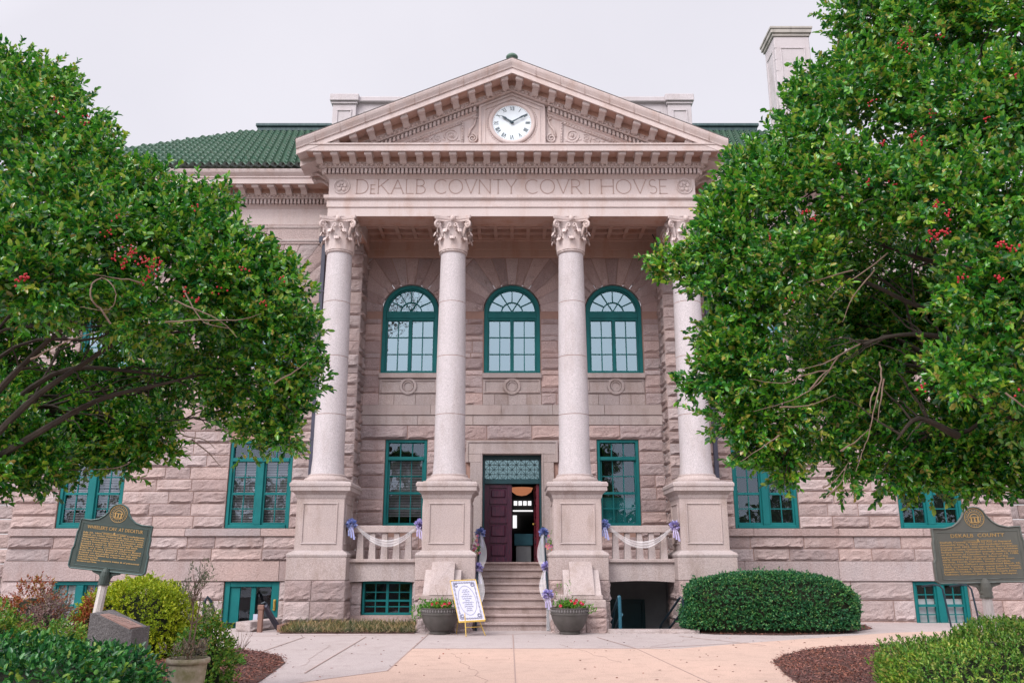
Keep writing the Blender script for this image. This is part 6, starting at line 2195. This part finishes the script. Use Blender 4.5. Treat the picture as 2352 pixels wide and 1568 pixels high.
for sx, side, ys in ((-1, "left", (1226, 1306, 1382)), (1, "right", (1226, 1304, 1368))):
    for k, (y, wh) in enumerate(zip(ys, ("top of", "middle of", "foot of"))):
        q = railp(y, sx) + Vector((0, -.06, .03))
        rp[sx, k] = q
        bow(q, M['bow_blue'] if k == 0 else M['bow_lav'], "blue-lavender ribbon bow, %s the step handrail %s" % (wh, "next to the poster" if sx < 0 else "away from the poster"), .135 if k else .14)
for px, py, t in ((808, 1203, "above the teal basement window, at the outer pedestal"), (964, 1204, "above the teal basement window, at the pedestal behind the poster"), (1388, 1204, "above the dark opening, at the pedestal nearer the steps"), (1550, 1207, "above the dark opening, at the outer pedestal")):
    bow(at(px, py, 19.98), M['bow_blue'] if px in (808, 1388) else M['bow_lav'], BL + t, .14)
def swag(name, label, a, b, dip, wid, group=None, nf=5, gather=.35):
    a, b = Vector(a), Vector(b)
    rows = []
    for i in range(25):
        t = i / 24
        c = a.lerp(b, t) - Vector((0, 0, dip * 4 * t * (1 - t)))
        ww = wid * (gather + (1 - gather) * math.sin(math.pi * t) ** .7)
        row = []
        for k in range(9):
            s_ = k / 8 - .5
            row.append(c + Vector((0, .02 * math.sin(k * 2.2 + i * .25) - .01, s_ * ww)))
        rows.append(row)
    m = MB()
    vs = [p for r_ in rows for p in r_]
    m.add(vs, [(i * 9 + k, i * 9 + k + 1, (i + 1) * 9 + k + 1, (i + 1) * 9 + k) for i in range(24) for k in range(8)])
    o = m.build(name, M['tulle'], None, smooth=True)
    return tag(o, label, "tulle", group)
swag("tulle_swag", "white tulle swag on the balustrade above the teal basement window", at(818, 1206, 20.0), at(958, 1208, 20.0), .40, .16, "tulle swags on the balustrades")
swag("tulle_swag", "white tulle swag on the balustrade above the dark basement opening", at(1396, 1206, 20.0), at(1543, 1210, 20.0), .42, .16, "tulle swags on the balustrades")
def drape(label, a, b, out, sx):
    """gauzy strip hanging from one bow to the next, bellied towards the steps"""
    a, b = Vector(a), Vector(b)
    m = MB()
    rows = []
    for i in range(17):
        t = i / 16
        c = a.lerp(b, t)
        wd = .04 + out * math.sin(math.pi * min(1, t ** .8)) ** 1.0 * (.35 + .65 * t)
        row = [c + Vector((-sx * wd * k / 6 + .0, -.02 + .03 * math.sin(k * 2.1 + i * .3), -.25 * wd * (k / 6) ** 2)) for k in range(7)]
        rows.append(row)
    vs = [p for r_ in rows for p in r_]
    m.add(vs, [(i * 7 + k, i * 7 + k + 1, (i + 1) * 7 + k + 1, (i + 1) * 7 + k) for i in range(16) for k in range(6)])
    return tag(m.build("tulle_drape", M['tulle'], None, smooth=True), label, "tulle", "tulle drapes on the handrails")
for sx, side in ((-1, "left"), (1, "right")):
    drape("white tulle drape, upper one on the step handrail %s" % ("by the poster" if sx < 0 else "away from the poster"), rp[sx, 0], rp[sx, 1] + Vector((0, 0, -.12)), .23, sx)
    drape("white tulle drape, lower one on the step handrail %s" % ("by the poster" if sx < 0 else "away from the poster"), rp[sx, 1], rp[sx, 2] + Vector((0, 0, -.18)), .21, sx)
rows = []
m = MB()
q = rp[1, 2]
for i in range(9):
    t = i / 8
    wd = .08 + .10 * t
    rows.append([Vector((q.x - .03 + wd * (k / 6 - .1) * 1.2, q.y - .05 + .03 * math.sin(k * 2.3), q.z * (1 - t) + .01)) for k in range(7)])
m.add([p for r_ in rows for p in r_], [(i * 7 + k, i * 7 + k + 1, (i + 1) * 7 + k + 1, (i + 1) * 7 + k) for i in range(8) for k in range(6)])
tag(m.build("tulle_drape", M['tulle'], None, smooth=True), "white tulle tail reaching the ground beside a planter", "tulle", "tulle drapes on the handrails")
for px, py, t in ((1094, 1258, "small bunch of yellow and white flowers behind the inner left pedestal"), (1264, 1250, "small bunch of pink and coral flowers behind the inner right pedestal")):
    c = at(px, py, 20.6)
    root = empty("flower_bunch", c)
    tag(root, t, "flowers", "flower bunches beside the steps")
    n = 26
    P = rng.normal(0, 1, (n, 3)) * np.array([.045, .04, .11])
    (p_, d, nn, L_, W_), _ = sprigs(P, np.tile([0, 0, 1.], (n, 1)), 4, .05, .06, .02)
    leaf_mesh("foliage", p_, d, nn, L_, W_, M['petunia'], root)
    n = 60
    P = np.repeat(rng.normal(0, 1, (12, 3)) * np.array([.05, .03, .10]) + np.array([0, -.06, 0]), 5, 0)
    a = np.tile(np.arange(5) * 2 * math.pi / 5, 12)
    leaf_mesh("blossom", P, np.stack([np.cos(a), np.full(60, -.3), np.sin(a)], 1), np.tile([0, -1, .2], (60, 1)), .04, .045, M['mix_fl'], root)

# ------------------------------------------------------------------ poster on a gold easel
YP_ = 18.2
c0, c1, c2, c3 = at(1034, 1333, YP_ + .02), at(1092.5, 1330.6, YP_ + .02), at(1114.6, 1422.7, YP_ - .20), at(1054, 1426.6, YP_ - .20)
po = MB()
nrm = (c1 - c0).cross(c3 - c0).normalized()
if nrm.y > 0: nrm = -nrm
po.prism([c3, c2, c1, c0], -nrm * .012)
poster = tag(po.build("poster", M['paper']), "white poster in a thin gold frame standing askew on the easel before the steps", "poster")
fr_ = MB()
for a, b in ((c0, c1), (c1, c2), (c2, c3), (c3, c0)): fr_.bar(a, b, .014, .026, nrm)
fr_.build("poster_frame", M['gold'], poster)
def pp(u, v): return (c0.lerp(c1, u)).lerp(c3.lerp(c2, u), v) + nrm * .003
ink = MB()
rect = [(.10, .06), (.90, .06), (.90, .94), (.10, .94)]
for k in range(4):
    a, b = rect[k], rect[(k + 1) % 4]
    ink.bar(pp(*a), pp(*b), .006, .003, nrm)
    for i in range(26):
        t = (i + .5) / 26
        x = a[0] + (b[0] - a[0]) * t
        y = a[1] + (b[1] - a[1]) * t
        r_ = .02 + .012 * math.sin(i * 1.9)
        cc = [pp(x + r_ * math.cos(q * .9), y + r_ * .62 * math.sin(q * .9)) for q in range(6)]
        ink.tube(cc, .0045, 4)
for (u, v) in ((.15, .10), (.85, .10), (.85, .90), (.15, .90)):
    for rr in (.07, .045):
        ink.tube([pp(u + (.5 - u) * .08 + rr * math.cos(q * .7), v + (.5 - v) * .06 + rr * .62 * math.sin(q * .7)) for q in range(9)], .006, 4)
ink.tube([pp(.5 + .33 * math.cos(q * math.pi / 18), .5 + .36 * math.sin(q * math.pi / 18)) for q in range(37)], .004, 4)
for i, (v, hw_) in enumerate(((.24, .10), (.29, .15), (.345, .12), (.40, .2), (.455, .17), (.50, .08), (.55, .21), (.60, .15), (.65, .17), (.70, .10), (.75, .12))):
    n_ = int(hw_ * 120)
    ink.tube([pp(.5 - hw_ + 2 * hw_ * q / n_, v + .012 * math.sin(q * 2.6 + i) + .008 * math.sin(q * 1.1)) for q in range(n_ + 1)], .0045, 4)
ink.build("script_and_border", M['ink'], poster)
ea = empty("easel", G(1075, 1460))
ea.location = (0, 0, 0)
tag(ea, "thin gold easel holding the white poster", "easel")
def W_(px, py, Y): return at(px, py, Y)
lt, rt = c3.lerp(c2, .28) - nrm * .02, c3.lerp(c2, .86) - nrm * .02
tp = c0.lerp(c1, .5) - nrm * .06
fl1, fr1 = G(1070.5, 1461), G(1115, 1459)
bk1 = G(1048, 1455)
for a, b in ((tp, fl1), (tp, fr1), (tp + Vector((0, .03, -.05)), bk1)):
    lg = MB()
    a, b = Vector(a), Vector(b)
    m_ = a.lerp(b, .5)
    lg.tube([a, m_, b], .011, 6)
    lg.build("easel_leg", M['gold'], ea)
cb_ = MB().tube([c3 - nrm * .0 + Vector((0, 0, -.018)), c2 + Vector((0, 0, -.018))], .010, 6)
cb_.build("ledge", M['gold'], ea)
cb2 = MB().tube([fl1.lerp(tp, .16), fr1.lerp(tp, .16)], .008, 6)
cb2.build("crossbar", M['gold'], ea)

# ------------------------------------------------------------------ rails of the sunken stairs
def pipe_thing(name, label, cat, runs_, r=.024, mat='iron', group=None, part="pipe"):
    root = empty(name, Vector(runs_[0][0]))
    base = Vector(runs_[0][0])
    tag(root, label, cat, group)
    for q in runs_:
        MB().tube([Vector(p) - base for p in q], r, 8).build(part, M[mat], root)
    return root
X = at(1423, 1400, 19.1).x
zt = at(1423, 1370, 19.1).z
pipe_thing("stair_handrail", "dark blue pipe handrail standing in the dark opening, away from the clipped hedge", "handrail", [[(X, 19.05, -.0), (X, 19.05, zt - .02), (X, 19.10, zt), (X, 20.2, zt - .35), (X, 21.2, zt - 1.0)], [(X + .03, 19.05, zt - .36), (X + .03, 20.2, zt - .75)]], .038, 'bluepipe')
X = at(1566, 1400, 19.1).x
pipe_thing("stair_handrail", "dark pipe handrail against the clipped hedge, running down into the opening", "handrail", [[(X + .05, 19.02, .0), (X + .02, 19.02, zt - .05), (X - .02, 19.08, zt), (X - .25, 20.3, zt - .65), (X - .35, 20.9, zt - 1.2)], [(X + .0, 19.02, zt - .30), (X - .2, 20.2, zt - .85)]], .026)
# wooden post and sloping rail at the left sunken stair
c = at(597, 1440, 19.0)
root = empty("stair_post", (c.x, 19.0, 0))
tag(root, "brown post with a dark sloping handrail in front of the teal glazed door", "handrail")
zt = at(597, 1388, 19.0).z
MB().box(-.05, .05, -.05, .05, -.2, zt - .1, .01).box(-.065, .065, -.065, .065, zt - .1, zt, .012).build("post", M['wood'], root)
MB().bar((.07, .0, zt - .02), (.36, 1.5, -.55), .10, .07, (0, 0, 1)).build("rail", M['pipe'], root)
MB().tube([(.0, -.02, zt + .02), (.06, 0, zt + .05), (.10, .05, zt + .0)], .025, 6).build("rail_end", M['iron'], root)
c = at(470, 1385, 20.0)
pipe_thing("stair_handrail", "black arched rail half hidden behind the thin sapling", "handrail", [[(c.x, 20.0, -.1), (c.x, 20.0, c.z + .05), (c.x + .05, 20.0, c.z + .14), (c.x + .12, 20.05, c.z + .05), (c.x + .26, 20.1, c.z - .35)]], .035)
# two hooped rails before the right basement window
X0 = at(2200, 1400, 20.6).x
for px, t in ((2150, "dark blue hooped rail standing before the window below the upright plaque"), (2216, "dark blue hooped rail between that basement window and the upright plaque's post")):
    a = at(px, 1342, 20.4)
    b = at(px + 14, 1352, 20.4)
    zb_ = 0
    pipe_thing("hoop_rail", t, "rail", [[(a.x - .10, 20.9, a.z - .05), (a.x, 20.5, a.z), (b.x - .05, 20.4, a.z - .02), (b.x, 20.38, b.z), (b.x + .08, 20.35, zb_)]], .022, 'iron', "hooped rails by the right basement window")

# ------------------------------------------------------------------ what the windows mirror: a bare tree across the square, and an added unseen wood
def bare_tree(x, y, h, seed):
    random.seed(seed)
    m = MB()
    def grow(p, d, L, r, lvl):
        e = p + d * L
        m.tube([p, p.lerp(e, .5) + Vector((random.uniform(-.05, .05), random.uniform(-.05, .05), 0)) * L, e], [r, r * .85, r * .68], 5, False)
        if lvl == 0: return
        for k in range(3 if lvl > 1 else 4):
            nd = (d + Vector((random.uniform(-.7, .7), random.uniform(-.7, .7), random.uniform(-.1, .55)))).normalized()
            grow(p.lerp(e, random.uniform(.55, 1)), nd, L * random.uniform(.58, .8), r * .6, lvl - 1)
    grow(Vector((x, y, 0)), Vector((0, 0, 1)), h * .3, h * .012, 6)
    root = empty("bare_tree", (0, 0, 0))
    m.build("trunk", M['twig'], root)
    return root
t_ = bare_tree(-8.3, -9, 34, 4)
tag(t_, "tall leafless tree across the square, mirrored in the left arched porch window", "tree")
C_, O_ = clump_points([((x, y, z), r) for x, y, z, r in [(xx, -24 + 3 * math.sin(xx), 3.2 + 1.2 * math.sin(xx * 1.7), 3.4) for xx in range(-34, 36, 4)]], 22)
(p_, d, nn, L_, W_), _ = sprigs(C_, O_, 6, .8, .6, .4)
tag(leaf_mesh("added_unseen_wood", p_, d, nn, L_, W_, M['hedge_dark']), kind="stuff")  # unseen tree mass, added so the lower windows mirror something dark
n = 260
x, y = rng.uniform(-5.5, 6.5, n), rng.uniform(10.5, 18.6, n)
k = (np.abs(x) > 1.0) | (rng.uniform(size=n) < .25)
x, y = x[k], y[k]
n = len(x)
P = np.stack([x, y, np.full(n, .006)], 1)
D = unit(rng.normal(size=(n, 3)) * np.array([1, 1, .08]) + 1e-6)
tag(leaf_mesh("fallen_leaves", P, D, unit(rng.normal(0, .25, (n, 3)) + np.array([0, 0, 1.])), rng.uniform(.03, .06, n), rng.uniform(.015, .03, n), M['chips'], None, .15), kind="stuff")
print("objects", len(bpy.data.objects))
